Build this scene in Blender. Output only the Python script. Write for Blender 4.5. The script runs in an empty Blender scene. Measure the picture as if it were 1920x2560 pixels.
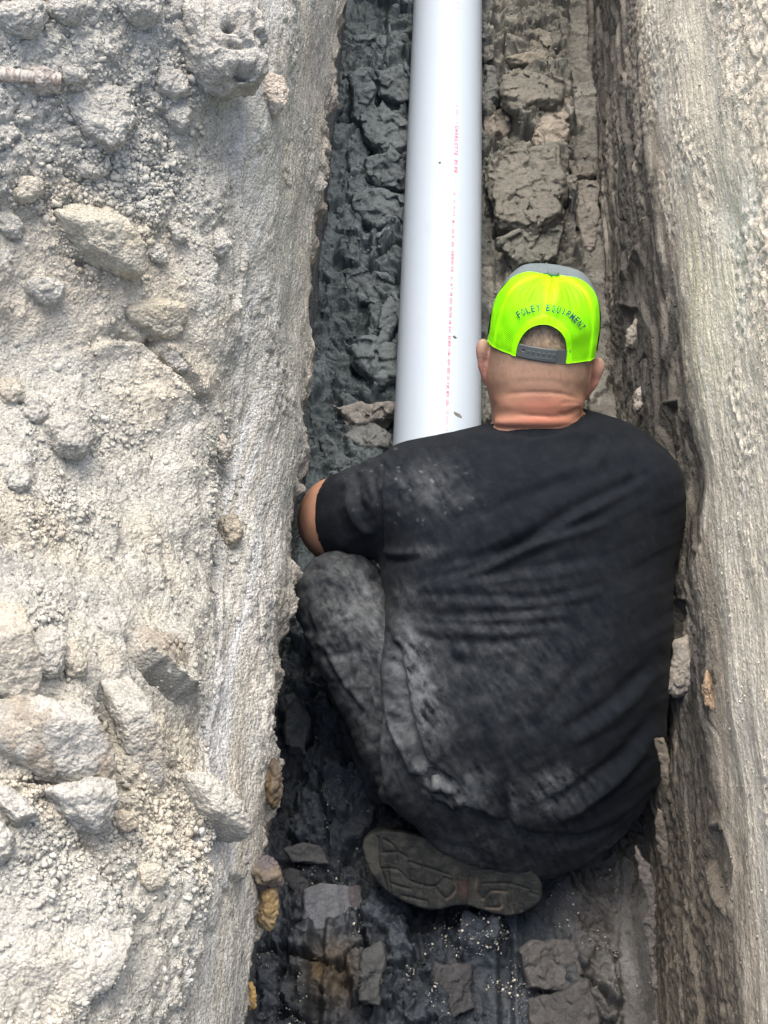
import bpy, math, random
import numpy as np
from mathutils import Matrix, Vector

# ------------------------------------------------------------------ camera
FPX = 3518.0
PITCH = math.radians(55.0); YAW = math.radians(2.34)
CAM = np.array([-0.034, 0.0, 2.22])
cf = np.array([-math.sin(YAW)*math.cos(PITCH), math.cos(YAW)*math.cos(PITCH), -math.sin(PITCH)])
cr = np.array([math.cos(YAW), math.sin(YAW), 0.0])
cu = np.cross(cr, cf)
scene = bpy.context.scene
col = scene.collection
cam_data = bpy.data.cameras.new("camera")
cam_data.sensor_fit = 'VERTICAL'; cam_data.sensor_height = 36.0; cam_data.sensor_width = 27.0
cam_data.lens = FPX/2560*36.0
cam_data.clip_start = 0.02; cam_data.clip_end = 500
cam = bpy.data.objects.new("camera", cam_data); col.objects.link(cam)
M = Matrix.Identity(4)
for i in range(3):
    M[i][0] = cr[i]; M[i][1] = cu[i]; M[i][2] = -cf[i]; M[i][3] = CAM[i]
cam.matrix_world = M
scene.camera = cam

# ------------------------------------------------------------------ light
SUN_EL, SUN_AZ = math.radians(72), math.radians(-6)       # azimuth from +Y towards +X
world = bpy.data.worlds.new("World"); scene.world = world; world.use_nodes = True
wn = world.node_tree.nodes; wl = world.node_tree.links
bg = wn["Background"]
sky = wn.new("ShaderNodeTexSky"); sky.sky_type = 'NISHITA'; sky.sun_disc = False
sky.sun_elevation = SUN_EL; sky.sun_rotation = SUN_AZ
sky.air_density = 1.0; sky.dust_density = 7.0; sky.ozone_density = 0.8
wl.new(sky.outputs[0], bg.inputs[0]); bg.inputs[1].default_value = 0.15
sun_d = bpy.data.lights.new("sun", 'SUN'); sun_d.energy = 0.85; sun_d.angle = math.radians(45)
sun_d.color = (1.0, 0.975, 0.92)
sun = bpy.data.objects.new("sun", sun_d); col.objects.link(sun)
sdir = Vector((math.sin(SUN_AZ)*math.cos(SUN_EL), math.cos(SUN_AZ)*math.cos(SUN_EL), math.sin(SUN_EL)))
sun.rotation_euler = sdir.to_track_quat('Z', 'Y').to_euler()
scene.view_settings.view_transform = 'Standard'; scene.view_settings.look = 'None'
scene.view_settings.gamma = 1.0; scene.view_settings.exposure = 1.36
scene.view_settings.use_curve_mapping = False

# ------------------------------------------------------------------ helpers
rng = np.random.default_rng(7)
def P(px, py, t):
    px = np.asarray(px, float); py = np.asarray(py, float); t = np.asarray(t, float)
    a = (px-960)/FPX*t; b = (1280-py)/FPX*t
    return CAM + a[..., None]*cr + b[..., None]*cu + t[..., None]*cf
def proj(v):
    d = v - CAM
    a = d@cr; b = d@cu; c = np.maximum(d@cf, 1e-3)
    return 960+a/c*FPX, 1280-b/c*FPX, d@cf
T2 = rng.random((256, 256)).astype(np.float32)
T2b = rng.random((256, 256)).astype(np.float32)
T3 = rng.random((64, 64, 64)).astype(np.float32)
def vn2(x, y, off=0):
    x = x+off*17.13; y = y+off*7.7
    ix = np.floor(x).astype(np.int64); iy = np.floor(y).astype(np.int64)
    fx = x-ix; fy = y-iy
    fx = fx*fx*fx*(fx*(fx*6-15)+10); fy = fy*fy*fy*(fy*(fy*6-15)+10)
    g = lambda i, j: T2[(ix+i) & 255, (iy+j) & 255]
    return ((g(0,0)*(1-fx)+g(1,0)*fx)*(1-fy)+(g(0,1)*(1-fx)+g(1,1)*fx)*fy)*2-1
def fbm2(x, y, oct=4, off=0, gain=0.5):
    s = 0; a = 1; n = 0
    for k in range(oct):
        s = s+a*vn2(x*2**k, y*2**k, off+k*3.3); n += a; a *= gain
    return s/n
def wor2(x, y, off=0):
    """F1, F2, random of cell, offset to the cell point"""
    x = x+off*13.7; y = y+off*5.1
    ix = np.floor(x).astype(np.int64); iy = np.floor(y).astype(np.int64)
    f1 = np.full(x.shape, 9.0); f2 = f1.copy(); rid = np.zeros(x.shape); dx1 = np.zeros(x.shape); dy1 = np.zeros(x.shape)
    for i in (-1, 0, 1):
        for j in (-1, 0, 1):
            a = T2[(ix+i) & 255, (iy+j) & 255]; b = T2b[(ix+i) & 255, (iy+j) & 255]
            dx = x-(ix+i+a); dy = y-(iy+j+b); d = np.sqrt(dx*dx+dy*dy)
            m = d < f1
            f2 = np.where(m, f1, np.minimum(f2, d)); f1 = np.where(m, d, f1)
            rid = np.where(m, (a*7.31+b*3.77) % 1.0, rid); dx1 = np.where(m, dx, dx1); dy1 = np.where(m, dy, dy1)
    return f1, f2, rid, dx1, dy1
def vn3(p, off=0):
    p = p+off*11.37
    i = np.floor(p).astype(np.int64); f = p-i; f = f*f*(3-2*f)
    g = lambda a, b, c: T3[(i[:, 0]+a) & 63, (i[:, 1]+b) & 63, (i[:, 2]+c) & 63]
    x, y, z = f[:, 0], f[:, 1], f[:, 2]
    c0 = (g(0,0,0)*(1-x)+g(1,0,0)*x)*(1-y)+(g(0,1,0)*(1-x)+g(1,1,0)*x)*y
    c1 = (g(0,0,1)*(1-x)+g(1,0,1)*x)*(1-y)+(g(0,1,1)*(1-x)+g(1,1,1)*x)*y
    return (c0*(1-z)+c1*z)*2-1
def fbm3(p, oct=4, off=0, gain=0.5):
    s = 0; a = 1; n = 0
    for k in range(oct):
        s = s+a*vn3(p*2.0**k, off+k); n += a; a *= gain
    return s/n
def wor3(p, off=0):
    p = p+off*9.1
    i = np.floor(p).astype(np.int64)
    f1 = np.full(len(p), 9.0); rid = np.zeros(len(p))
    for a in (-1, 0, 1):
        for b in (-1, 0, 1):
            for c in (-1, 0, 1):
                u = (i[:, 0]+a) & 63; v = (i[:, 1]+b) & 63; w = (i[:, 2]+c) & 63
                r0 = T3[u, v, w]; r1 = T3[v, w, (u+31) & 63]; r2 = T3[w, (u+17) & 63, v]
                d = np.sqrt((p[:, 0]-i[:, 0]-a-r0)**2+(p[:, 1]-i[:, 1]-b-r1)**2+(p[:, 2]-i[:, 2]-c-r2)**2)
                m = d < f1; f1 = np.where(m, d, f1); rid = np.where(m, r0, rid)
    return f1, rid
def sstep(a, b, x):
    t = np.clip((x-a)/(b-a), 0, 1); return t*t*(3-2*t)
def gauss(X, Y, x, y, rx, ry=None, ang=0):
    ry = ry or rx
    c, s = math.cos(math.radians(ang)), math.sin(math.radians(ang))
    dx = (X-x); dy = (Y-y)
    return np.exp(-((dx*c+dy*s)/rx)**2-((-dx*s+dy*c)/ry)**2)
def spline(pts, n=12):
    p = np.array(pts, float)
    if len(p) < 3: return p
    q = np.vstack([2*p[0]-p[1], p, 2*p[-1]-p[-2]])
    out = []
    for k in range(1, len(q)-2):
        for t in np.linspace(0, 1, n, endpoint=False):
            out.append(0.5*((2*q[k])+(-q[k-1]+q[k+1])*t+(2*q[k-1]-5*q[k]+4*q[k+1]-q[k+2])*t*t+(-q[k-1]+3*q[k]-3*q[k+1]+q[k+2])*t**3))
    out.append(p[-1]); return np.array(out)
def polydist(X, Y, pts, closed=False):
    """unsigned distance, signed side (+ = left of travel in image axes), parameter 0..1"""
    p = np.array(pts, float)
    if closed: p = np.vstack([p, p[:1]])
    best = np.full(X.shape, 1e9); side = np.zeros(X.shape); par = np.zeros(X.shape)
    n = len(p)-1
    for k in range(n):
        ax, ay = p[k]; bx, by = p[k+1]; ex, ey = bx-ax, by-ay
        L = ex*ex+ey*ey+1e-9
        t = np.clip(((X-ax)*ex+(Y-ay)*ey)/L, 0, 1)
        dx = X-ax-t*ex; dy = Y-ay-t*ey; d = np.sqrt(dx*dx+dy*dy)
        m = d < best
        best = np.where(m, d, best); side = np.where(m, np.sign(ex*dy-ey*dx), side); par = np.where(m, (k+t)/n, par)
    return best, side, par
def inpoly(X, Y, pts):
    p = np.array(pts, float); ins = np.zeros(X.shape, bool); j = len(p)-1
    for i in range(len(p)):
        xi, yi = p[i]; xj, yj = p[j]
        c = ((yi > Y) != (yj > Y)) & (X < (xj-xi)*(Y-yi)/((yj-yi) if yj != yi else 1e-9)+xi)
        ins ^= c; j = i
    return ins
def stroke(X, Y, pts, w, amp, asym=0.0, taper=0.25):
    s = spline(pts); out = np.zeros(X.shape)
    m = (X > s[:, 0].min()-4*w) & (X < s[:, 0].max()+4*w) & (Y > s[:, 1].min()-4*w) & (Y < s[:, 1].max()+4*w)
    if not m.any(): return out
    d, sd, pr = polydist(X[m], Y[m], s)
    e = d/w
    g = np.exp(-e*e)
    if asym: g = g + asym*sd*e*np.exp(-(e/1.6)**2)
    tp = np.clip(np.minimum(pr, 1-pr)/taper, 0, 1) if taper > 0 else 1
    out[m] = amp*g*np.sqrt(tp); return out

# ------------------------------------------------------------------ mesh building
def mesh_np(name, V, F, mat, parent=None, smooth=True, attrs=None, col3=None):
    me = bpy.data.meshes.new(name)
    V = np.ascontiguousarray(V, np.float32); F = np.ascontiguousarray(F, np.int32)
    k = F.shape[1]
    me.vertices.add(len(V)); me.vertices.foreach_set('co', V.ravel())
    me.loops.add(F.size); me.loops.foreach_set('vertex_index', F.ravel())
    me.polygons.add(len(F)); me.polygons.foreach_set('loop_start', np.arange(0, F.size, k, dtype=np.int32))
    if smooth: me.polygons.foreach_set('use_smooth', np.ones(len(F), bool))
    me.update(calc_edges=True)
    for n_, a in (attrs or {}).items():
        at = me.attributes.new(n_, 'FLOAT', 'POINT'); at.data.foreach_set('value', np.ascontiguousarray(a, np.float32).ravel())
    if col3 is not None:
        at = me.attributes.new('Col', 'FLOAT_COLOR', 'POINT')
        at.data.foreach_set('color', np.ascontiguousarray(np.hstack([col3, np.ones((len(col3), 1))]), np.float32).ravel())
    me.materials.append(mat)
    o = bpy.data.objects.new(name, me); col.objects.link(o)
    if parent is not None: o.parent = parent
    return o
def tag(o, label=None, cat=None, group=None, kind=None):
    if label: o['label'] = label
    if cat: o['category'] = cat
    if group: o['group'] = group
    if kind: o['kind'] = kind
    return o
def grid_faces(n, m):
    i = np.arange(n*m).reshape(n, m)
    return np.stack([i[:-1, :-1], i[1:, :-1], i[1:, 1:], i[:-1, 1:]], -1).reshape(-1, 4)
def recenter(o, V, base):
    """put an object's origin at base"""
    me = o.data; W = (V-base).astype(np.float32)
    me.vertices.foreach_set('co', np.ascontiguousarray(W).ravel()); me.update()
    o.location = Vector(base)

# ------------------------------------------------------------------ materials
def mat_new(name, color=(0.5,)*3, rough=0.8, spec=0.3):
    m = bpy.data.materials.new(name); m.use_nodes = True
    b = m.node_tree.nodes['Principled BSDF']
    b.inputs['Base Color'].default_value = (*color, 1); b.inputs['Roughness'].default_value = rough
    b.inputs['Specular IOR Level'].default_value = spec
    return m, m.node_tree.nodes, m.node_tree.links, b
def N_(nodes, t, **kw):
    n = nodes.new(t)
    for k, v in kw.items():
        if k in n.inputs.keys(): n.inputs[k].default_value = v
        else: setattr(n, k, v)
    return n
def math_node(nodes, links, op, a, b=None):
    n = nodes.new('ShaderNodeMath'); n.operation = op
    for k, v in ((0, a), (1, b)):
        if v is None: continue
        if isinstance(v, (int, float)): n.inputs[k].default_value = v
        else: links.new(v, n.inputs[k])
    return n.outputs[0]
def maprange(nodes, links, v, a, b, c, d):
    n = nodes.new('ShaderNodeMapRange')
    links.new(v, n.inputs[0])
    for k, x in zip((1, 2, 3, 4), (a, b, c, d)): n.inputs[k].default_value = x
    return n.outputs[0]
def soil_mat(name, fine=420, var=0.35, bump=0.0016, rough=0.95, wetattr=True, color=None, grains=True, stretch=None, spec=0.25):
    m, n, l, b = mat_new(name, rough=rough, spec=spec)
    tc = n.new('ShaderNodeTexCoord')
    vec = tc.outputs['Object']
    if stretch:
        mp = n.new('ShaderNodeMapping'); mp.inputs['Scale'].default_value = stretch
        l.new(vec, mp.inputs[0]); vec = mp.outputs[0]
    n1 = N_(n, 'ShaderNodeTexNoise', Scale=fine, Detail=4.0, Roughness=0.65); l.new(vec, n1.inputs['Vector'])
    n2 = N_(n, 'ShaderNodeTexNoise', Scale=fine/9, Detail=3.0, Roughness=0.6); l.new(vec, n2.inputs['Vector'])
    v1 = N_(n, 'ShaderNodeTexVoronoi', Scale=fine*0.55); l.new(vec, v1.inputs['Vector'])
    if color is None:
        at = N_(n, 'ShaderNodeAttribute', attribute_name='Col'); src = at.outputs['Color']
    else:
        rgb = n.new('ShaderNodeRGB'); rgb.outputs[0].default_value = (*color, 1); src = rgb.outputs[0]
    f = maprange(n, l, n1.outputs[0], 0.3, 0.7, 1-var, 1+var)
    f2 = maprange(n, l, n2.outputs[0], 0.3, 0.7, 1-var*0.5, 1+var*0.5)
    g = maprange(n, l, v1.outputs['Color'], 0.0, 1.0, 1-var*0.5, 1+var*0.4)
    f = math_node(n, l, 'MULTIPLY', f, f2); f = math_node(n, l, 'MULTIPLY', f, g)
    mx = n.new('ShaderNodeVectorMath'); mx.operation = 'SCALE'
    l.new(src, mx.inputs[0]); l.new(f, mx.inputs['Scale']); l.new(mx.outputs[0], b.inputs['Base Color'])
    if wetattr:
        wa = N_(n, 'ShaderNodeAttribute', attribute_name='wet')
        l.new(maprange(n, l, wa.outputs['Fac'], 0, 1, rough, 0.42), b.inputs['Roughness'])
        l.new(maprange(n, l, wa.outputs['Fac'], 0, 1, 0.15, 0.5), b.inputs['Specular IOR Level'])
    h = math_node(n, l, 'ADD', n1.outputs[0], math_node(n, l, 'MULTIPLY', v1.outputs['Distance'], -0.9))
    bp = N_(n, 'ShaderNodeBump', Strength=0.9, Distance=bump); l.new(h, bp.inputs['Height'])
    l.new(bp.outputs[0], b.inputs['Normal'])
    return m
M_soil = soil_mat('dry_soil', fine=380, var=0.30, bump=0.0042)
M_clod = soil_mat('clod_soil', fine=380, var=0.30, bump=0.0042, wetattr=False)
M_wall = soil_mat('scraped_soil', fine=430, var=0.24, bump=0.0016, stretch=(1, 0.75, 1))
M_clay = soil_mat('wet_clay', fine=330, var=0.28, bump=0.0014, rough=0.8)
M_chunk = soil_mat('clay_chunk', fine=330, var=0.26, bump=0.0012, rough=0.72, wetattr=False, spec=0.35)

# ------------------------------------------------------------------ terrain profiles
def nonuni(lo, a, b, hi, step, ratio=1.18):
    mid = np.arange(a, b, step)
    up = [mid[-1]]; st = step
    while up[-1] < hi: st *= ratio; up.append(up[-1]+st)
    dn = [mid[0]]; st = step
    while dn[-1] > lo: st *= ratio; dn.append(dn[-1]-st)
    return np.concatenate([np.array(dn[1:])[::-1], mid, np.array(up[1:])])
XL, XR = -0.238, 0.360
def crest(y): return 0.68+0.34*sstep(1.1, 1.75, y)+0.02*np.sin(y*5)
def grid_normals(Vg):
    dv = np.gradient(Vg, axis=0); du = np.gradient(Vg, axis=1)
    N = np.cross(du, dv); N /= np.linalg.norm(N, axis=-1, keepdims=True)+1e-12
    return N
class Surf: pass
def mix3(a, b, t): return a+(b-a)*t[..., None]
C_ = lambda *v: np.array(v, float)

STEP = 0.0026
ys_ = nonuni(-40, 0.2, 2.2, 40, STEP)
# ---- left bank
ss_ = nonuni(-0.05, 0.0, 1.55, 45, STEP)
ss_ = ss_[ss_ > -0.06]
def left_base(s, y):
    zc = crest(y)
    ang = math.radians(86)
    rad = 0.10
    # wall to zc, then slope 47 deg, flattening to level ground
    e = s-zc
    slope = math.radians(45)
    z = np.where(e < 0, s*math.sin(ang), zc*math.sin(ang))
    x = XL-0.020+0.055*np.minimum(s, 0.52)-0.05*np.clip(s-0.52, 0, 0.5)
    e1 = np.maximum(e, 0)
    # smooth transition
    k = sstep(0, rad, e1)
    e_c = e1
    flat = sstep(0.75, 1.3, e1)
    dz = np.where(e1 < 0.85, e_c*math.sin(slope), 0.85*math.sin(slope)+0.25*(1-np.exp(-(e1-0.85)/0.35)))
    dxx = np.where(e1 < 0.85, e_c*math.cos(slope), 0.85*math.cos(slope)+(e1-0.85))
    return x-dxx, z+dz
Yg, Sg = np.meshgrid(ys_, ss_, indexing='ij')
bx, bz = left_base(Sg, Yg)
base = np.stack([bx, Yg, bz], -1)

Nb = grid_normals(base)
if Nb[len(ys_)//2, 300, 0] < 0: Nb = -Nb
kk = 41; Npad = np.pad(Nb, ((0, 0), (kk//2+1, kk//2), (0, 0)), mode='edge').cumsum(1)
Nb = (Npad[:, kk:]-Npad[:, :-kk]); Nb /= np.linalg.norm(Nb, axis=-1, keepdims=True)
del Npad
near = sstep(-0.5, 0.1, Yg)*(1-sstep(2.6, 3.2, Yg))
e = Sg-crest(Yg)
onslope = sstep(-0.06, 0.04, e)
X, Y, Cc = proj(base.reshape(-1, 3)); X = X.reshape(Yg.shape); Y = Y.reshape(Yg.shape)
near = near*(Cc.reshape(Yg.shape) > 0.3)
D = np.zeros(Yg.shape)
wx = Sg+0.02*vn2(Sg*12, Yg*12, 1); wy = Yg+0.02*vn2(Sg*12, Yg*12, 2)
D += onslope*(0.035*fbm2(Sg*3.2, Yg*3.2, 3, 5)+0.012*fbm2(Sg*14, Yg*14, 3, 9))
D -= 0.045*np.exp(-(e/0.075)**2)                       # rounded crest
smoothm = sstep(-0.15, 0.35, fbm2(Sg*4+3, Yg*3, 2, 12)+0.9*gauss(X, Y, 540, 600, 130, 320)+0.8*gauss(X, Y, 360, 1200, 140, 260, -20)+0.9*gauss(X, Y, 540, 1750, 120, 260)
                +1.0*gauss(X, Y, 230, 2420, 330, 190)-0.9*gauss(X, Y, 200, 400, 260, 260)-0.6*gauss(X, Y, 120, 1300, 130, 130)-0.8*gauss(X, Y, 400, 2130, 150, 110)-0.7*gauss(X, Y, 560, 1230, 40, 120))
def facet(fx, off, amp):
    f1, f2, rid, dx, dy = wor2(wx*fx+0.25*vn2(wx*fx*1.7, wy*fx*1.7, off), wy*fx, off)
    r2 = (rid*37.7) % 1.0; r3 = (rid*91.3) % 1.0
    return amp*((0.15+rid)*np.clip((f2-f1)*3.2, 0, 1)**0.7+0.9*((r2-0.5)*dx+(r3-0.5)*dy))
f1, f2, rid, _, _ = wor2(wx*26, wy*26, 1)
lump = np.sqrt(np.clip(1-(f1/0.75)**2, 0, 1))*(0.3+rid)
D += onslope*(1-smoothm*0.85)*(0.004*lump+facet(24, 1, 0.009))
D += onslope*(1-smoothm*0.8)*facet(62, 2, 0.0045)
D += onslope*(1-smoothm*0.6)*facet(140, 3, 0.0024)
D += onslope*(1-smoothm*0.3)*facet(260, 6, 0.0017)
D += onslope*0.0024*fbm2(Sg*150, Yg*150, 3, 4)+onslope*0.010*fbm2(Sg*9+Yg*5, Yg*7-Sg*4, 3, 16)
D += onslope*smoothm*0.0045*fbm2((Sg+Yg)*22, (Yg-Sg)*70, 3, 14)
# steps seen on the bank: raised on the left of travel
def ledge(D, pts, h, w=5, fall=120, sgn=1):
    s = spline(pts); m = (X > s[:, 0].min()-350) & (X < s[:, 0].max()+350) & (Y > s[:, 1].min()-350) & (Y < s[:, 1].max()+350)
    wob = 9*vn2(Sg[m]*45, Yg[m]*45, 21)+5*vn2(Sg[m]*120, Yg[m]*120, 22)
    d, sd, pr = polydist(X[m], Y[m], s)
    q = d*sd*sgn+wob
    tp = np.clip(np.minimum(pr, 1-pr)/0.2, 0, 1)*sstep(-350, -150, -d)
    D[m] += h*tp*np.where(q > -w, sstep(-w, w, q)*np.exp(-np.maximum(q, 0)/fall), 0)-0.35*h*tp*np.exp(-((q+14)/10)**2)
ledge(D, [(150, 900), (300, 850), (430, 930), (520, 1080), (560, 1280), (580, 1430)], 0.022, 6, 160)
ledge(D, [(700, 560), (640, 700), (600, 780)], -0.006, 8, 120)
ledge(D, [(300, 1600), (345, 1680), (430, 1722), (520, 1735)], 0.034, 3, 120, -1)
ledge(D, [(390, 850), (450, 905), (490, 960), (540, 1000)], 0.016, 3, 60, -1)
ledge(D, [(180, 2170), (270, 2300), (255, 2430), (180, 2560)], 0.028, 7, 150)
ledge(D, [(500, 560), (540, 640), (560, 700)], 0.014, 4, 60)
ledge(D, [(560, 2010), (600, 2120), (580, 2260), (560, 2400)], 0.012, 5, 90)
ledge(D, [(420, 2110), (500, 2180), (560, 2260)], 0.012, 5, 90)
ledge(D, [(0, 1080), (120, 1180), (260, 1250), (300, 1400)], 0.014, 8, 90)
# gaps and small holes between the clods
for hx_, hy_, ra, rb, an_, dp in ((262, 1850, 20, 105, -12, .045), (393, 850, 12, 12, 0, .03), (522, 2088, 18, 12, 20, .03), (395, 1725, 45, 9, 32, .022), (25, 1800, 30, 9, 0, .03),
                                  (90, 1975, 60, 8, 5, .03), (300, 1975, 30, 20, 20, .02), (205, 660, 22, 12, 30, .02), (640, 1955, 7, 30, 5, .012), (330, 420, 12, 8, 0, .008)):
    D -= onslope*dp*gauss(X, Y, hx_, hy_, ra, rb, an_)
# the scraped wall below the crest
wallm = 1-onslope
D += wallm*sstep(-0.1, 0.4, fbm2(Sg*7, Yg*6, 3, 37))*(facet(40, 7, 0.005)+facet(110, 8, 0.0028))
D += wallm*(0.014*fbm2(Sg*6, Yg*2.2, 3, 31)+0.006*fbm2(Sg*16, Yg*9, 3, 36)+0.0012*fbm2(Sg*60, Yg*3.5, 3, 32)+0.0014*fbm2(Sg*260, Yg*26, 2, 33)+0.0012*fbm2(Sg*160, Yg*160, 2, 34))
# torn edge where pale soil meets clay: ragged flakes standing off the wall
tear = 0.44+0.035*fbm2(Yg*3, Yg*0+1.3, 3, 41)+0.012*fbm2(Yg*22, Yg*0, 3, 42)
nearfl = np.exp(-(np.abs(Yg-1.9)/1.2)**2)
f1, f2, rid, _, _ = wor2(Sg*30+0.5*vn2(Sg*50, Yg*50, 3), Yg*11+0.4*vn2(Sg*30, Yg*30, 4), 44)
flk = np.exp(-((Sg-tear-0.02)/0.035)**2)*sstep(-0.2, 0.3, fbm2(Yg*4.5, Yg*0+7, 2, 45))
D += wallm*np.exp(-((Sg-tear-0.015)/0.05)**2)*0.045*(np.clip(fbm2(Yg*7, Sg*5, 4, 50, 0.6)+0.05, 0, 1)*0.9)
D += wallm*np.exp(-((Sg-tear-0.01)/0.03)**2)*0.012*fbm2(Yg*30, Sg*30, 3, 57)
D += wallm*flk*(0.002+0.016*rid**2)*np.clip((f2-f1)*2.5, 0, 1)*(0.5+0.9*sstep(1.15, 1.5, Yg))
D += wallm*flk*(0.005*fbm2(Sg*70, Yg*45, 4, 46, 0.65)+0.004*fbm2(Sg*260, Yg*260, 2, 47))
D -= wallm*0.006*sstep(0.0, 0.03, tear-Sg)
D += wallm*sstep(0.0, 0.03, tear-Sg)*(0.006*fbm2(Sg*16, Yg*3, 3, 48)+0.004*fbm2(Sg*50, Yg*9, 3, 49))
V = base+Nb*(D*np.where(near > 0, near, 0))[..., None]
# colour
pale = C_(.408, .410, .373); warm = C_(.436, .414, .350); blue = C_(.425, .445, .445); brown = C_(.20, .16, .115); clay = C_(.075, .086, .09)
n1 = fbm2(Sg*5, Yg*5, 3, 51); n2 = fbm2(Sg*22, Yg*22, 3, 52)
c = mix3(np.broadcast_to(pale, V.shape), warm, sstep(0.05, 0.5, n1+0.25*n2))
c = c*(1+0.10*n2+0.08*fbm2(Sg*90, Yg*90, 2, 53))[..., None]
brownp = sstep(0.1, 0.5, gauss(X, Y, 385, 1640, 75, 50, 20)*0.9+0.2*n2)  # darker brown patch at the ledge
c = mix3(c, C_(.27, .235, .185), brownp*0.7)
st = fbm2(Sg*90, Yg*3, 3, 54)
streak = wallm*sstep(-0.3, 0.35, st+0.2)
c = mix3(c, blue*1.0, streak*0.45)
c = mix3(c, C_(.55, .575, .60), np.exp(-((e+0.02)/0.05)**2)*sstep(0.0, 0.5, st+0.4*n1)*0.9)  # bluish highlight painted into the colour along the crest
c = mix3(c, C_(.40, .385, .35), wallm*sstep(0.1, 0.5, fbm2(Sg*70, Yg*5, 3, 55))*0.5)
zz = Sg-tear
c = mix3(c, brown, sstep(0.05, -0.01, zz+0.02*n2)*0.85)
c = mix3(c, C_(.36, .345, .31), wallm*flk*0.75)
c = mix3(c, clay, sstep(-0.02, -0.06, zz+0.015*n2))
c = c*(1+0.25*sstep(-0.06, -0.1, zz)*fbm2(Sg*60, Yg*4, 3, 56))[..., None]
wet = sstep(-0.02, -0.06, zz)*0.6+0.25*np.exp(-((zz+0.01)/0.03)**2)
L = Surf(); L.V = V; L.N = grid_normals(V)
if L.N[len(ys_)//2, 300, 0] < 0: L.N = -L.N
L.X, L.Y, L.C = [a.reshape(Yg.shape) for a in proj(V.reshape(-1, 3))]
L.slope = onslope; L.smooth = smoothm; L.col = c
F = grid_faces(*Yg.shape)
bank = mesh_np('ground', V.reshape(-1, 3), F, M_soil, attrs={'wet': wet}, col3=np.clip(c, 0.01, 0.9).reshape(-1, 3))
tag(bank, 'pale crumbly dug bank and scraped trench side on the left', 'bank', kind='structure')

# ---- right wall and ground beyond
zs_ = nonuni(-0.05, 0.0, 1.30, 45, STEP); zs_ = zs_[zs_ > -0.06]
Yr, Sr = np.meshgrid(nonuni(-40, 0.2, 3.3, 40, 0.0031), zs_, indexing='ij')
fl = np.maximum(Sr-1.32, 0)
bx = XR+0.07*np.minimum(Sr, 1.32)+0.05*np.sin(Yr*1.3+0.4)*np.clip(Sr, 0, 1)*np.exp(-(np.minimum(np.abs(Yr-1.5), 9)/3)**2)*0.4+np.where(fl < 0.15, fl*0.6, fl-0.06)
bz = np.minimum(Sr, 1.32)+np.where(fl < 0.15, fl*0.7, 0.105)
base = np.stack([bx, Yr, bz], -1); Nb = grid_normals(base)
if Nb[len(Yr)//2, 200, 0] > 0: Nb = -Nb
near = sstep(-0.6, 0.1, Yr)*(1-sstep(4.0, 4.8, Yr))*(1-sstep(1.25, 1.5, Sr))
Xr, Yp, Cr = [a.reshape(Yr.shape) for a in proj(base.reshape(-1, 3))]
sk = Yr+0.35*Sr; q_ = Sr-0.05*Yr
dark = 0.43+0.035*fbm2(Yr*2, Yr*0, 3, 61)-0.10*sstep(1.6, 2.6, Yr)*0
low = sstep(0.03, -0.03, Sr-dark+0.02*fbm2(Sr*20, Yr*6, 2, 60))
D = 0.012*fbm2(Sr*5, Yr*1.6, 3, 62)
gr = fbm2(q_*45, Yr*2.2, 4, 63, 0.6)
D += (1-low)*(0.0014*gr+0.0010*fbm2(Sr*200, Yr*18, 2, 64)+0.008*fbm2(Sr*8, Yr*5, 3, 58))+low*(0.006*fbm2(q_*20, Yr*1.7, 3, 65)+0.0025*np.abs(fbm2(q_*60, Yr*3.0, 3, 66)))
f1, f2, rid, _, _ = wor2(Sr*90, Yr*70, 67)
D += 0.0035*np.sqrt(np.clip(1-(f1/0.6)**2, 0, 1))*(rid > 0.45)*sstep(-0.2, 0.3, fbm2(Sr*8, Yr*5, 2, 68))
D += 0.0011*fbm2(Sr*170, Yr*140, 3, 69)
# diagonal rough soil up high
hi_ = sstep(0.72, 0.9, Sr+0.08*fbm2(Sr*4, Yr*3, 2, 70))
D += hi_*(0.008*fbm2((Sr*0.8+Yr*0.6)*12, (Yr*0.8-Sr*0.6)*34, 4, 71, 0.6))
f1, f2, rid, _, _ = wor2(Sr*55+0.3*vn2(Sr*60, Yr*60, 5), Yr*55, 72)
D += hi_*0.006*np.sqrt(np.clip(1-(f1/0.7)**2, 0, 1))*rid
# clay plates torn out of the lower wall
f1, f2, rid, dx, dy = wor2(Sr*13+0.5*vn2(Sr*16, Yr*8, 6), Yr*2.6+0.5*vn2(Sr*9, Yr*9, 8), 73)
crk = sstep(0.0, 0.10, f2-f1)
D += low*(0.010*(rid-0.5)*crk+0.006*dx*crk-0.004*(1-crk))*(1-0.5*sstep(1.2, 0.8, Yr))
D += low*0.0025*fbm2(Sr*90, Yr*60, 3, 74)
# bulges that stand out beside the man
D += 0.022*gauss(Xr, Yp, 1690, 1460, 25, 55)+0.018*gauss(Xr, Yp, 1680, 1650, 22, 90)+0.02*gauss(Xr, Yp, 1650, 1980, 25, 90)-0.02*gauss(Xr, Yp, 1720, 1200, 40, 120)
def scoop(pts, dep):
    m = inpoly(Xr, Yp, pts); d, _, _ = polydist(Xr, Yp, pts, True)
    return -dep*np.where(m, sstep(0, 12, d), 0)+dep*0.35*np.where(~m, np.exp(-(d/7)**2), 0)
D += scoop([(1560, 700), (1600, 620), (1620, 700), (1600, 830), (1565, 900)], 0.010)
D += scoop([(1530, 900), (1550, 760), (1590, 770), (1570, 900), (1545, 960)], 0.012)
D += scoop([(1660, 1010), (1685, 1000), (1690, 1120), (1665, 1230), (1645, 1180)], 0.012)
D += scoop([(1775, 2070), (1800, 2060), (1830, 2170), (1820, 2290), (1790, 2240), (1760, 2150)], 0.012)
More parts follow.
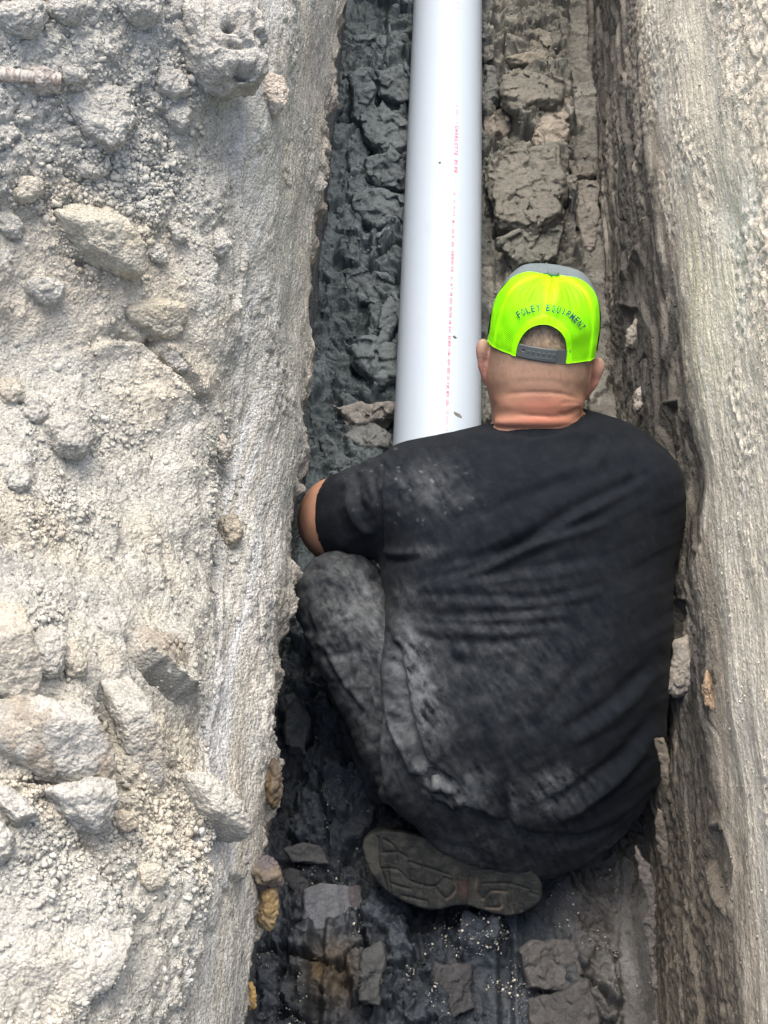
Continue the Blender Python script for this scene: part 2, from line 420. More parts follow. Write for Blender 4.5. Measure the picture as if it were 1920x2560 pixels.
D += scoop([(1700, 1500), (1720, 1500), (1712, 1590), (1685, 1600)], 0.012)
V = base+Nb*(D*near)[..., None]
n1 = fbm2(Sr*5, Yr*4, 3, 81); n2 = fbm2(Sr*30, Yr*14, 3, 82)
pale = C_(.585, .553, .458)
c = mix3(np.broadcast_to(pale, V.shape), C_(.65, .615, .51), sstep(-0.3, 0.7, fbm2(q_*30, Yr*2.5, 3, 83)+0.3*n1))
c = mix3(c, C_(.68, .605, .485), hi_*0.6)
c = mix3(c, C_(.44, .41, .345), sstep(0.15, 0.6, fbm2(q_*60, Yr*3, 3, 84))*0.4*(1-hi_))
c = mix3(c, C_(.60, .60, .56), sstep(0.3, 0.6, fbm2(q_*110, Yr*4, 2, 85))*0.6)
c = mix3(c, C_(.47, .50, .30), 0.55*gauss(Xr, Yp, 1745, 720, 40, 260, -3)*sstep(-0.2, 0.4, gr))
c = mix3(c, C_(.66, .66, .64), 0.55*gauss(Xr, Yp, 1850, 560, 60, 90)*sstep(-0.2, 0.3, n2))
c = mix3(c, C_(.70, .67, .60), 0.8*(stroke(Xr, Yp, [(1905, 640), (1850, 760), (1815, 880)], 7, 1.0)+stroke(Xr, Yp, [(1880, 1180), (1850, 1300), (1830, 1400)], 7, 0.8)))
c = mix3(c, C_(.50, .38, .24), 0.7*gauss(Xr, Yp, 1895, 1560, 14, 120)*sstep(-0.3, 0.3, n2))
c = mix3(c, C_(.50, .33, .13), 0.8*gauss(Xr, Yp, 1688, 1445, 9, 40))
trans = np.exp(-((Sr-dark-0.02)/0.045)**2)
c = mix3(c, C_(.25, .215, .165), trans*0.75*sstep(-0.4, 0.3, n2+0.2))
lowc = mix3(np.broadcast_to(C_(.105, .098, .085), V.shape), C_(.23, .215, .18), sstep(-0.15, 0.45, fbm2(q_*34, Yr*2.2, 3, 86)))
f1_, f2_, rp, _, _ = wor2(Sr*15+0.9*vn2(Sr*20, Yr*7, 16), Yr*3.5+0.6*vn2(Sr*14, Yr*9, 18), 173)
lowc = mix3(lowc, C_(.075, .072, .064), sstep(0.45, 0.6, rp)*0.8)
lowc = lowc*(1-0.45*sstep(0.10, 0.0, f2_-f1_))[..., None]
lowc = mix3(lowc, C_(.14, .12, .09), 0.5*sstep(1750, 2300, Yp))
c = mix3(c, lowc, low)
c = c*(1+0.12*n2)[..., None]
wet = low*(0.35+0.3*n1)
R_ = Surf(); R_.V = V; R_.N = grid_normals(V)
if R_.N[len(Yr)//2, 200, 0] > 0: R_.N = -R_.N
R_.X, R_.Y, R_.C = [a.reshape(Yr.shape) for a in proj(V.reshape(-1, 3))]
R_.low = low; R_.col = c; R_.hi = hi_
F = grid_faces(*Yr.shape)[:, ::-1]
rw = mesh_np('trench_wall', V.reshape(-1, 3), F, M_wall, attrs={'wet': wet}, col3=np.clip(c, 0.01, 0.9).reshape(-1, 3))
tag(rw, 'tall scraped earth side, pale above and dark clay below, on the right', 'trench side', kind='structure')

# ---- floor
xs_ = np.arange(XL-0.05, XR+0.04, 0.0026)
yf_ = nonuni(-40, 0.45, 3.5, 40, 0.0032)
Yf, Xf = np.meshgrid(yf_, xs_, indexing='ij')
near = sstep(-0.4, 0.2, Yf)*(1-sstep(4.5, 5.5, Yf))
wx = Xf+0.012*vn2(Xf*30, Yf*30, 1)+0.005*vn2(Xf*90, Yf*90, 2); wy = Yf+0.012*vn2(Xf*30, Yf*30, 3)+0.005*vn2(Xf*90, Yf*90, 4)
h = 0.012*fbm2(Xf*5, Yf*4, 3, 91)
def blocks(fx, fy, off, amp, tilt, crack):
    f1, f2, rid, dx, dy = wor2(wx*fx, wy*fy, off)
    r2 = (rid*37.7) % 1.0; r3 = (rid*91.3) % 1.0
    ck = sstep(0.0, 0.09, f2-f1)
    return (amp*(rid-0.35)+tilt*((r2-0.5)*dx+(r3-0.5)*dy))*ck-crack*(1-ck), ck, rid
b1, ck1, rid1 = blocks(11, 10, 92, 0.060, 0.075, 0.018)
b2, ck2, rid2 = blocks(25, 22, 93, 0.022, 0.034, 0.008)
b3, ck3, rid3 = blocks(60, 50, 94, 0.008, 0.012, 0.003)
rub = np.clip(sstep(-0.55, 0.0, fbm2(Xf*6, Yf*4, 2, 95))+0.5*sstep(1.3, 1.6, Yf), 0, 1)
h += rub*(b1+b2*0.9+b3)+(1-rub)*(b3*0.7)
lam = fbm2((Xf*0.5+Yf)*26, (Xf-0.3*Yf)*9, 3, 96)
h += 0.004*np.floor(lam*4)/4*2
rd1 = 1-2*np.abs(fbm2(wx*13+3, wy*26, 4, 104, 0.6)); rd2 = 1-2*np.abs(fbm2(wx*34, wy*60, 3, 105, 0.6))
h += rub*(0.016*rd1+0.006*rd2)
h += 0.0016*fbm2(Xf*170, Yf*150, 3, 97)+0.003*fbm2(Xf*60, Yf*60, 2, 98)
# smooth bucket-lip strips beside each side and tooth grooves along the trench
ledL = sstep(-0.212, -0.228, Xf+0.006*vn2(Yf*8, Yf*0, 9))
ledR = sstep(0.300, 0.315, Xf+0.006*vn2(Yf*7, Yf*0, 10))
h = h*(1-np.maximum(0.35*ledL, 0.7*ledR))
gl = fbm2(Yf*3, Yf*0, 2, 99)
for gx, w, dep in ((-0.165, 0.012, 0.028), (-0.06, 0.010, 0.018), (0.045, 0.009, 0.018), (0.13, 0.012, 0.024), (0.245, 0.010, 0.02)):
    h -= dep*np.exp(-((Xf-gx-0.004*gl)/w)**4)*sstep(-0.1, 0.35, fbm2(Yf*3.1, Yf*0+gx*90, 2, 101)+0.15)
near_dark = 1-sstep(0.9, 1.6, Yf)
# ridges of packed clay between grooves near the camera
h += near_dark*0.008*np.sin((Xf+0.02*fbm2(Xf*3, Yf*3, 2, 103))*62)*(1-ledL)
V = np.stack([Xf, Yf, h*near], -1)
n1 = fbm2(Xf*9, Yf*7, 3, 111); n2 = fbm2(Xf*40, Yf*40, 3, 112)
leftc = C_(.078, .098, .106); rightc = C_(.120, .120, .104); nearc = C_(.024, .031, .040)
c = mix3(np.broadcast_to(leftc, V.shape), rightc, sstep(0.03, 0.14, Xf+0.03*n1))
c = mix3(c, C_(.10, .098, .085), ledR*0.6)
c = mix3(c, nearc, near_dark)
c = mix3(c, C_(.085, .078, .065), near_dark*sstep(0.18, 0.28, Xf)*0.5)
c = mix3(c, C_(.075, .055, .03), near_dark*gauss(Xf, Yf, -0.14, 0.66, 0.05, 0.05)*0.6)
c = mix3(c, c*1.6, sstep(0.1, 0.6, n1)*0.5)
c = c*(0.7+0.35*rid1[..., None]+0.3*rid2[..., None])*(1+0.22*n2)[..., None]
wet = np.clip(0.45+0.6*n1+0.2*ledL, 0, 1)*(0.55+0.45*near_dark)
FL = Surf(); FL.V = V; FL.N = grid_normals(V)
if FL.N[200, 60, 2] < 0: FL.N = -FL.N
FL.X, FL.Y, FL.C = [a.reshape(Yf.shape) for a in proj(V.reshape(-1, 3))]
FL.col = c
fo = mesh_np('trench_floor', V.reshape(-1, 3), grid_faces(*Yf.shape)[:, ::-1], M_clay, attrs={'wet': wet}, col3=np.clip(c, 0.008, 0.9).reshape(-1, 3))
tag(fo, 'dark broken wet clay at the bottom of the trench', 'trench floor', kind='structure')

def hit(S, px, py):
    d = (S.X-px)**2+(S.Y-py)**2+np.where(S.C > 0.2, 0, 1e9)
    k = np.argmin(d); dm = d.flat[k]
    m = d < dm+16
    idx = np.nonzero(m.ravel())[0]; k = idx[np.argmin(S.C.ravel()[idx])]
    ij = np.unravel_index(k, S.X.shape)
    a, b = ij
    nn = S.N[max(a-6, 0):a+7, max(b-6, 0):b+7].reshape(-1, 3).mean(0)
    return S.V[ij], nn/np.linalg.norm(nn), S.C[ij]

# ------------------------------------------------------------------ clods and chunks
import bmesh
_ico = {}
def ico(n):
    if n not in _ico:
        bm = bmesh.new(); bmesh.ops.create_icosphere(bm, subdivisions=n, radius=1)
        v = np.array([x.co[:] for x in bm.verts]); f = np.array([[q.index for q in p.verts] for p in bm.faces]); bm.free()
        _ico[n] = (v/np.linalg.norm(v, axis=1, keepdims=True), f)
    return _ico[n]
def lump_obj(name, S, poly, thick, colr, mat, seed, out=0.35, face='mix', rough=1.0, nsub=6, pw=9, lift=0.0, warmth=None, layered=0.0, chip=0.35, ridge=0.0, stripe=0.0, wedge=False, pits=(), tiltx=0.0, tilty=0.0, t=None):
    """a solid lump whose outline is poly (photo pixels), standing on surface S"""
    r_ = np.random.default_rng(seed)
    p2 = np.array(poly, float); cpx = p2.mean(0)
    if S is not None: pos, nrm, tt = hit(S, *cpx)
    else: pos = P(cpx[0], cpx[1], t); nrm = -cf; tt = t
    if face == 'mix': fz = nrm*0.35-cf*0.65
    elif face == 'cam': fz = -cf
    else: fz = nrm*0.8-cf*0.2
    fz = fz+tiltx*cr+tilty*cu
    fz /= np.linalg.norm(fz)
    ax = np.cross(cu, fz); ax /= np.linalg.norm(ax); ay = np.cross(fz, ax)
    tt = tt-thick*out*0.5
    pts = P(p2[:, 0], p2[:, 1], np.full(len(p2), tt)); ctr = pts.mean(0)
    q = np.stack([(pts-ctr)@ax/np.maximum(1e-6, 1), (pts-ctr)@ay], -1)
    # compensate for outline measured on a plane facing the camera
    if (np.roll(q[:, 0], -1)*q[:, 1]-q[:, 0]*np.roll(q[:, 1], -1)).sum() > 0: q = q[::-1]
    dirs, f = ico(nsub)
    acc = np.zeros(len(dirs))
    for k in range(len(q)):
        a = q[k]; b = q[(k+1) % len(q)]; ed = b-a; n2 = np.array([-ed[1], ed[0]])/(np.linalg.norm(ed)+1e-9)
        if n2@((a+b)/2) < 0: n2 = -n2
        d = max(n2@a, 0.003)
        for al in (r_.uniform(-8, 8), 38+r_.uniform(-10, 12), -40):
            ca, sa = math.cos(math.radians(al)), math.sin(math.radians(al))
            n3 = n2[0]*ca*ax+n2[1]*ca*ay+sa*fz
            dd = d*ca+abs(sa)*thick*0.9*r_.uniform(0.8, 1.0)
            acc += np.maximum(dirs@n3, 0)**pw/dd**pw
    for _ in range(2):
        n3 = fz+0.28*(r_.uniform(-1, 1)*ax+r_.uniform(-1, 1)*ay); n3 /= np.linalg.norm(n3)
        acc += (np.maximum(dirs@n3, 0)/(thick*r_.uniform(0.9, 1.05)))**pw
    acc += (np.maximum(dirs@-fz, 0)/thick)**pw
    if wedge:
        hgt_ = np.ptp(q[:, 1])/2
        for ka, kd in ((0.55, 0.80), (-1.0, 0.62)):
            n3 = fz+ka*ay+0.15*r_.uniform(-1, 1)*ax; L3 = np.linalg.norm(n3); n3 /= L3
            acc += (np.maximum(dirs@n3, 0)/((thick+abs(ka)*hgt_*0.42)*kd/L3))**pw
    r = acc**(-1/pw)
    v = dirs*r[:, None]
    sz = float(np.sqrt(abs(np.cross(q, np.roll(q, -1, axis=0)).sum())/2))
    dsp = rough*(0.07*sz*fbm3(v/sz*2.2+seed, 3, seed % 7)+0.05*sz*fbm3(v/sz*6+seed, 4, seed % 5, 0.62))
    wv = v+0.004*np.stack([vn3(v*60+seed), vn3(v*60+seed+9), vn3(v*60+seed+19)], -1)
    w0, rd = wor3(wv*(38 if sz < 0.06 else 28)+seed*2.3); dsp += chip*sz*(rd-0.5)*0.16
    if ridge: dsp += ridge*(0.07*sz*(0.5-np.abs(fbm3(wv/sz*1.9*np.array([1, 1.6, 1.6])+seed*1.3, 4, 2, 0.6))*2)+0.05*sz*(0.5-np.abs(fbm3(wv/sz*6+seed, 3, 4))*2))
    w1, rd = wor3(v*75+seed*3.1); dsp += rough*0.0035*np.sqrt(np.clip(1-(w1/0.75)**2, 0, 1))*(0.3+rd)
    w2, rd = wor3(v*165+seed*1.7); dsp += rough*0.0018*np.sqrt(np.clip(1-(w2/0.75)**2, 0, 1))*(0.3+rd)
    dsp += 0.0008*vn3(v*400)
    if layered:
        ph = (v@ay)*90+3*fbm3(v*18+seed, 3); dsp += layered*(np.abs((ph % 1.0)-0.5)-0.25)*0.012
    v = v+dirs*dsp[:, None]
    W = v+ctr
    for hx_, hy_, ra, rb, dp in pits:
        Xq, Yq, _ = proj(W); W = W-fz*(dp*gauss(Xq, Yq, hx_, hy_, ra, rb)*(v@fz > 0))[:, None]
    n1 = fbm3(v*30+seed, 3, 3)
    base_c = np.array(colr, float)
    cc = base_c*(1+0.10*n1+0.10*vn3(v*140))[:, None]
    if stripe:
        sv = fbm2(v@ax*330, v@ay*6, 3, 7); cc = cc*(1+stripe*sv)[:, None]; W = W+fz*(0.0007*sv)[:, None]
    if warmth is not None: cc = mix3(cc, np.array(warmth, float), sstep(0.0, 0.5, n1+0.2*vn3(v*70)))
    o = mesh_np(name, W, f, mat, col3=np.clip(cc, 0.01, 0.9))
    bse = ctr-fz*thick*0.8
    recenter(o, W, bse)
    return o
SG = (.408, .406, .370); SW = (.436, .414, .350)
G1 = 'soil clods lying on the pale bank'
clods = [
 ('soil_clod', [(400,60),(430,0),(520,-30),(640,-10),(672,60),(668,130),(650,205),(560,228),(490,225),(455,190),(430,120)], 0.055, SG, 'largest crumbly clod with dark cavities at the top of the pale bank', 1, 'big', (.36,.34,.30)),
 ('soil_clod', [(268,-20),(400,-30),(400,40),(370,62),(320,58),(285,30)], 0.03, SG, 'clod cut by the top edge of the photo, beside the largest clod', 2, 'n', None),
 ('soil_clod', [(150,290),(165,220),(215,192),(280,200),(345,262),(340,320),(300,368),(240,372),(180,345)], 0.024, SG, 'broad rounded clod just below the end of the steel bar', 3, 'n', None),
 ('soil_clod', [(388,205),(402,180),(440,176),(468,200),(462,232),(420,240),(392,228)], 0.02, SG, 'small round clod under the lower left side of the largest clod', 4, 'n', None),
 ('soil_clod', [(395,280),(412,252),(465,250),(478,272),(462,318),(445,332),(415,300)], 0.015, SG, 'pear shaped clod just below the small round clod', 5, 'n', None),
 ('rock', [(132,572),(205,528),(262,518),(345,590),(358,630),(350,672),(300,660),(215,640),(160,608)], 0.042, (.43,.415,.345), 'large wedge shaped buff rock lying loose on the gravelly bank', 6, 'r', (.40,.37,.29)),
 ('rock', [(308,805),(335,770),(400,760),(462,765),(466,800),(440,832),(395,836),(330,828)], 0.032, (.42,.40,.33), 'flat buff rock above a small dark hole in the bank', 7, 'r', (.40,.37,.29)),
 ('soil_clod', [(38,480),(55,450),(98,448),(104,480),(78,498),(42,500)], 0.018, SW, 'small buff clod to the upper left of the large wedge shaped rock', 8, 'n', None),
 ('soil_clod', [(178,425),(200,408),(236,412),(240,436),(205,444)], 0.014, SG, 'little oval clod above the large wedge shaped rock', 9, 'n', None),
 ('soil_clod', [(0,540),(40,545),(58,570),(50,588),(10,590),(-20,570)], 0.018, SG, 'clod cut by the left edge beside the wedge shaped rock', 10, 'n', None),
 ('soil_clod', [(58,715),(90,700),(150,712),(152,742),(120,756),(75,745)], 0.02, SG, 'lumpy grey clod below and left of the wedge shaped rock', 11, 'n', None),
 ('soil_clod', [(362,630),(400,615),(418,635),(405,655),(370,652)], 0.012, SG, 'small clod touching the right end of the wedge shaped rock', 12, 'n', None),
 ('soil_clod', [(420,560),(450,565),(465,600),(440,612),(424,590)], 0.012, SG, 'small upright clod right of the wedge shaped rock', 14, 'n', None),
 ('soil_clod', [(540,580),(560,575),(570,625),(548,642),(525,635)], 0.014, SG, 'clod at the lip of the small step in the smooth slope', 15, 'n', None),
 ('soil_clod', [(-20,1500),(40,1492),(62,1540),(80,1700),(72,1770),(20,1790),(-30,1780)], 0.06, SW, 'tall buff clod cut by the left edge of the photo', 16, 'r', (.38,.35,.28)),
 ('soil_clod', [(150,1640),(158,1618),(185,1612),(210,1660),(205,1690),(165,1698),(148,1670)], 0.022, SW, 'small buff upright clod beside the tall clod at the left edge', 17, 'n', None),
 ('soil_clod', [(65,1620),(120,1578),(158,1600),(150,1660),(130,1700),(85,1700)], 0.025, SG, 'rough grey clod between the tall buff clod and the small upright one', 18, 'n', None),
 ('soil_clod', [(-30,1800),(110,1760),(205,1745),(250,1850),(285,1920),(270,1950),(180,1968),(60,1960),(-30,1930)], 0.07, SG, 'biggest blocky clod low on the left with a brown underside', 19, 'r', (.32,.29,.235)),
 ('soil_clod', [(95,1965),(200,1960),(278,1930),(284,2010),(255,2060),(215,2075),(150,2040)], 0.05, SG, 'smooth clod tucked under the biggest blocky clod', 20, 'n', None),
 ('soil_clod', [(252,1720),(270,1680),(310,1662),(345,1690),(365,1760),(395,1880),(400,1955),(370,1975),(335,1965),(300,1880)], 0.04, SG, 'long upright slab of crumbly soil leaning over a dark gap', 21, 'r', (.44,.41,.35)),
 ('soil_clod', [(-30,2090),(0,1965),(40,1985),(100,2050),(120,2100),(90,2110),(40,2060)], 0.03, SG, 'long low clod lying below the biggest blocky clod', 22, 'n', None),
 ('soil_clod', [(420,1965),(470,1935),(540,1955),(600,2040),(600,2110),(580,2140),(545,2110),(500,2050),(450,2030)], 0.045, SG, 'rounded nose of packed soil at the crest above a small hole', 23, 'n', None),
 ('rock', [(338,2190),(355,2162),(390,2165),(415,2190),(400,2215),(372,2228),(345,2212)], 0.02, (.47,.445,.375), 'small cream rock on the gravel below the rounded soil nose', 24, 'r', (.53,.46,.34)),
 ('rock', [(272,2050),(290,2034),(325,2036),(336,2060),(312,2078),(280,2070)], 0.016, (.48,.43,.34), 'little buff rock beside the smooth tucked clod', 25, 'r', None),
 ('soil_clod', [(-40,2050),(0,2060),(26,2100),(20,2150),(-30,2170)], 0.03, SG, 'pale clod at the left edge under the long low clod', 26, 'n', None),
 ('soil_clod', [(60,190),(110,180),(142,200),(140,222),(90,230)], 0.02, (.42,.39,.35), 'clod partly burying the end of the steel bar', 27, 'n', None),
 ('soil_clod', [(150,185),(210,180),(214,200),(180,215),(150,215)], 0.018, SG, 'flat clod lying over the tip of the steel bar', 28, 'n', None),
 ('soil_clod', [(0,30),(60,10),(110,20),(90,70),(30,90),(-20,70)], 0.028, SG, 'rough clod near the top left corner', 29, 'n', None),
 ('soil_clod', [(120,20),(190,5),(200,40),(150,60),(118,50)], 0.02, SG, 'small clod right of the corner clod at the top', 30, 'n', None),
 ('soil_clod', [(110,1080),(180,1040),(225,1080),(200,1140),(140,1140)], 0.03, (.40,.395,.36), 'crumbling clod on the big smooth mound', 31, 'n', None),
 ('soil_clod', [(60,1000),(100,990),(120,1030),(90,1060),(60,1040)], 0.015, SG, 'small clod above the crumbling clod on the mound', 32, 'n', None),
 ('soil_clod', [(0,960),(45,955),(55,1000),(20,1020),(-10,1000)], 0.02, SW, 'buff clod at the left edge beside the big smooth mound', 33, 'n', None),
 ('soil_clod', [(395,880),(440,880),(470,925),(455,932),(410,905)], 0.016, SG, 'broken lip of soil hanging over the crack in the bank', 34, 'n', None),
 ('soil_clod', [(540,1100),(560,1095),(572,1130),(552,1145),(535,1130)], 0.014, (.40,.375,.33), 'small dark clod in the groove beside the big mound', 35, 'n', None),
 ('soil_clod', [(555,1300),(590,1290),(600,1340),(575,1370),(552,1345)], 0.018, (.35,.32,.26), 'brown clod at the lower end of the groove beside the mound', 36, 'n', None),
 ('soil_clod', [(640,200),(700,190),(720,250),(690,290),(650,260)], 0.02, (.47,.43,.37), 'clod pressed into the smooth slope right of the largest clod', 37, 'n', None),
 ('soil_clod', [(10,1180),(60,1170),(70,1210),(40,1235),(5,1220)], 0.014, SG, 'low clod at the left edge on the flank of the mound', 38, 'n', None),
]
for nm, poly, th, cc, lb, sd, st_, wm in clods:
    ang = st_ == 'r'; small = max(np.ptp(np.array(poly)[:, 0]), np.ptp(np.array(poly)[:, 1])) < 110 and not ang
    o = lump_obj(nm, L, poly, th, cc, M_clod, sd, out=-0.2 if small else (0.3 if ang else 0.1), pw=(20 if ang else 8), rough=(0.75 if ang else 1.1), warmth=wm, wedge=ang, pits=((612, 180, 26, 16, .03), (575, 68, 16, 10, .022), (598, 112, 30, 7, .018), (520, 40, 6, 40, .012), (640, 60, 12, 30, .012)) if sd == 1 else (),
                 nsub=6 if (np.ptp(np.array(poly)[:, 0]) > 110 or np.ptp(np.array(poly)[:, 1]) > 110) else 5,
                 chip=0.9 if st_ == 'big' else 0.3, tilty=(0.45 if ang else 0.25), tiltx=0.15)
    tag(o, lb, 'rock' if nm == 'rock' else 'clod', G1 if nm == 'soil_clod' else 'loose rocks on the pale bank')
# stones at the torn edge of the left side
for nm, poly, th, cc, lb, sd, wm in [
 ('stone', [(600,2165),(640,2160),(690,2160),(694,2200),(680,2235),(640,2200),(612,2195)], 0.03, (.16,.14,.15), 'dark purplish stone sticking out of the torn trench edge', 51, (.30,.25,.17)),
 ('stone', [(650,2225),(668,2205),(684,2240),(680,2290),(665,2305),(648,2290)], 0.022, (.42,.30,.14), 'amber brown stone on end below the dark purplish stone', 52, (.60,.47,.26)),
 ('wood_chip', [(622,2470),(634,2468),(636,2510),(624,2520)], 0.006, (.62,.42,.17), 'orange sliver stuck in the pale edge at the bottom', 53, None),
 ('stone', [(675,1912),(690,1905),(694,1975),(682,2010),(660,1975)], 0.02, (.14,.11,.08), 'wet brown stone set in the pale edge above the purplish one', 54, (.28,.21,.12))]:
    o = lump_obj(nm, L, poly, th, tuple(np.array(cc)*0.5), M_chunk, sd, out=0.6, pw=18, rough=1.3, warmth=tuple(np.array(wm)*0.42) if wm else None, nsub=5, chip=1.3, ridge=0.6); tag(o, lb, 'stone' if nm == 'stone' else 'sliver', 'stones along the torn edge' if nm == 'stone' else None)
for poly, th, cc, lb, sd in [
 ([(1764,1700),(1770,1680),(1775,1700),(1790,1740),(1788,1770),(1765,1750)], 0.010, (.30,.22,.14), 'rust and cream stone embedded in the pale right side', 61),
 ([(1692,1280),(1702,1272),(1712,1285),(1708,1302),(1696,1303)], 0.012, (.45,.42,.37), 'little pale stone poking out beside his right upper arm', 62),
 ([(1668,1725),(1690,1610),(1720,1600),(1735,1640),(1725,1720),(1700,1735)], 0.014, (.27,.25,.21), 'pale slab of soil stuck to the side level with his waist', 63),
 ([(1590,1000),(1600,975),(1612,985),(1610,1030),(1594,1035)], 0.012, (.30,.28,.25), 'rounded lump on the clay side above his right shoulder', 64),
 ([(1586,800),(1605,820),(1590,870),(1570,865),(1572,830)], 0.014, (.25,.235,.2), 'ragged clay lump on the side right of his cap', 65)]:
    o = lump_obj('stone', R_, poly, th, cc, M_chunk, sd, out=0.5, pw=14, rough=1.3, nsub=5, chip=1.2, ridge=0.6); tag(o, lb, 'stone', 'stones set in the right side')

# ------------------------------------------------------------------ implicit surfaces
def to_q(w):
    d = np.asarray(w, float)-CAM; return np.stack([d@cr, d@cu, d@cf], -1)
def from_q(q): return CAM+q[..., :1]*cr+q[..., 1:2]*cu+q[..., 2:3]*cf
def Q(px, py, t): return np.array([(px-960)/FPX*t, (1280-py)/FPX*t, t])
class Field:
    def __init__(s, lo, hi, h):
        s.lo = np.array(lo, float); s.h = h
        s.n = np.ceil((np.array(hi)-s.lo)/h).astype(int)+1
        s.F = np.full(s.n, 0.08, np.float32)
    def box(s, lo, hi):
        i0 = np.maximum(0, np.floor((np.array(lo)-s.lo)/s.h).astype(int)); i1 = np.minimum(s.n, np.ceil((np.array(hi)-s.lo)/s.h).astype(int)+1)
        if (i1 <= i0).any(): return None, None
        sl = tuple(slice(a, b) for a, b in zip(i0, i1))
        g = [s.lo[k]+s.h*np.arange(i0[k], i1[k]) for k in range(3)]
        return sl, np.meshgrid(*g, indexing='ij')
    def add(s, lo, hi, fn, k=0.02):
        sl, g = s.box(np.array(lo)-0.04-k, np.array(hi)+0.04+k)
        if sl is None: return
        d = fn(*g).astype(np.float32); f = s.F[sl]
        if k > 0:
            hh = np.clip(0.5+0.5*(f-d)/k, 0, 1); s.F[sl] = f*(1-hh)+d*hh-k*hh*(1-hh)
        else: s.F[sl] = np.minimum(f, d)
    def sub(s, fn):
        g = np.meshgrid(*[s.lo[k]+s.h*np.arange(s.n[k]) for k in range(3)], indexing='ij')
        s.F = np.maximum(s.F, fn(*g).astype(np.float32))
    def cone(s, p, q, r1, r2, k=0.02):
        p = np.array(p); q = np.array(q); r = max(r1, r2); e = q-p; L = e@e+1e-12
        def fn(a, b, c):
            t = np.clip(((a-p[0])*e[0]+(b-p[1])*e[1]+(c-p[2])*e[2])/L, 0, 1)
            return np.sqrt((a-p[0]-t*e[0])**2+(b-p[1]-t*e[1])**2+(c-p[2]-t*e[2])**2)-(r1+(r2-r1)*t)
        s.add(np.minimum(p, q)-r, np.maximum(p, q)+r, fn, k)
    def ell(s, p, axes, rad, k=0.02):
        p = np.array(p); A = np.array(axes, float); rad = np.array(rad, float); r = rad.max()
        def fn(a, b, c):
            d = (a-p[0], b-p[1], c-p[2]); q0 = 0; q1 = 0
            for i in range(3):
                u = d[0]*A[i][0]+d[1]*A[i][1]+d[2]*A[i][2]
                q0 = q0+(u/rad[i])**2; q1 = q1+(u/rad[i]**2)**2
            q0 = np.sqrt(q0); return q0*(q0-1)/np.sqrt(q1+1e-9)
        s.add(p-r, p+r, fn, k)
    def mesh(s):
        F = s.F; S = F < 0; n = s.n-1
        c = np.zeros(n, np.uint8)
        for i in (0, 1):
            for j in (0, 1):
                for k in (0, 1): c += S[i:n[0]+i, j:n[1]+j, k:n[2]+k]
        act = (c > 0) & (c < 8); I = np.argwhere(act)
        idm = np.full(n, -1, np.int32); idm[act] = np.arange(len(I))
        val = {}
        for i in (0, 1):
            for j in (0, 1):
                for k in (0, 1): val[i, j, k] = F[I[:, 0]+i, I[:, 1]+j, I[:, 2]+k]
        acc = np.zeros((len(I), 3)); cnt = np.zeros(len(I))
        for ax in range(3):
            for u in (0, 1):
                for v in (0, 1):
                    a = [u, v]; a.insert(ax, 0); b = [u, v]; b.insert(ax, 1)
                    fa, fb = val[tuple(a)], val[tuple(b)]; m = (fa < 0) != (fb < 0)
                    t = np.where(m, fa/(fa-fb+1e-12), 0); p = np.tile(np.array(a, float), (len(I), 1)); p[:, ax] = t
                    acc += p*m[:, None]; cnt += m
        V = s.lo+(I+acc/np.maximum(cnt, 1)[:, None])*s.h
        faces = []
        for ax in range(3):
            o = [k for k in range(3) if k != ax]
            sa = [slice(1, n[k]) for k in range(3)]; sa[ax] = slice(0, n[ax]); sb = list(sa); sb[ax] = slice(1, n[ax]+1)
            A = S[tuple(sa)]; B = S[tuple(sb)]
            for inside in (True, False):
                E = np.argwhere((A != B) & (A == inside))
                base = E+np.array([0 if k == ax else 1 for k in range(3)])
                qd = []
                for du, dv in ((0, 0), (1, 0), (1, 1), (0, 1)):
                    p = base.copy(); p[:, o[0]] -= du; p[:, o[1]] -= dv; qd.append(idm[p[:, 0], p[:, 1], p[:, 2]])
                qd = np.stack(qd, -1)
                flip = (ax == 1) ^ (not inside)
                faces.append(qd[:, ::-1] if flip else qd)
        Fc = np.vstack(faces); Fc = Fc[(Fc >= 0).all(1)]
        return V, Fc
def smooth_mesh(V, F, it=2, lam=0.5):
    a = F.ravel(); b = np.roll(F, -1, axis=1).ravel(); n = len(V)
    i = np.concatenate([a, b]); j = np.concatenate([b, a])
    cnt = np.bincount(i, minlength=n).astype(float)
    for _ in range(it):
        for l_ in (lam, -lam*1.04):
            M_ = np.stack([np.bincount(i, V[j, k], n) for k in range(3)], -1)/cnt[:, None]
            V = V+l_*(M_-V)
    return V
def vnorm(V, F):
    fn = np.cross(V[F[:, 2]]-V[F[:, 0]], V[F[:, 3]]-V[F[:, 1]]); N = np.zeros_like(V)
    for k in range(4):
        for a in range(3): N[:, a] += np.bincount(F[:, k], fn[:, a], len(V))
    return N/(np.linalg.norm(N, axis=1, keepdims=True)+1e-12)
def XYc(q): return 960+q[:, 0]/q[:, 2]*FPX, 1280-q[:, 1]/q[:, 2]*FPX


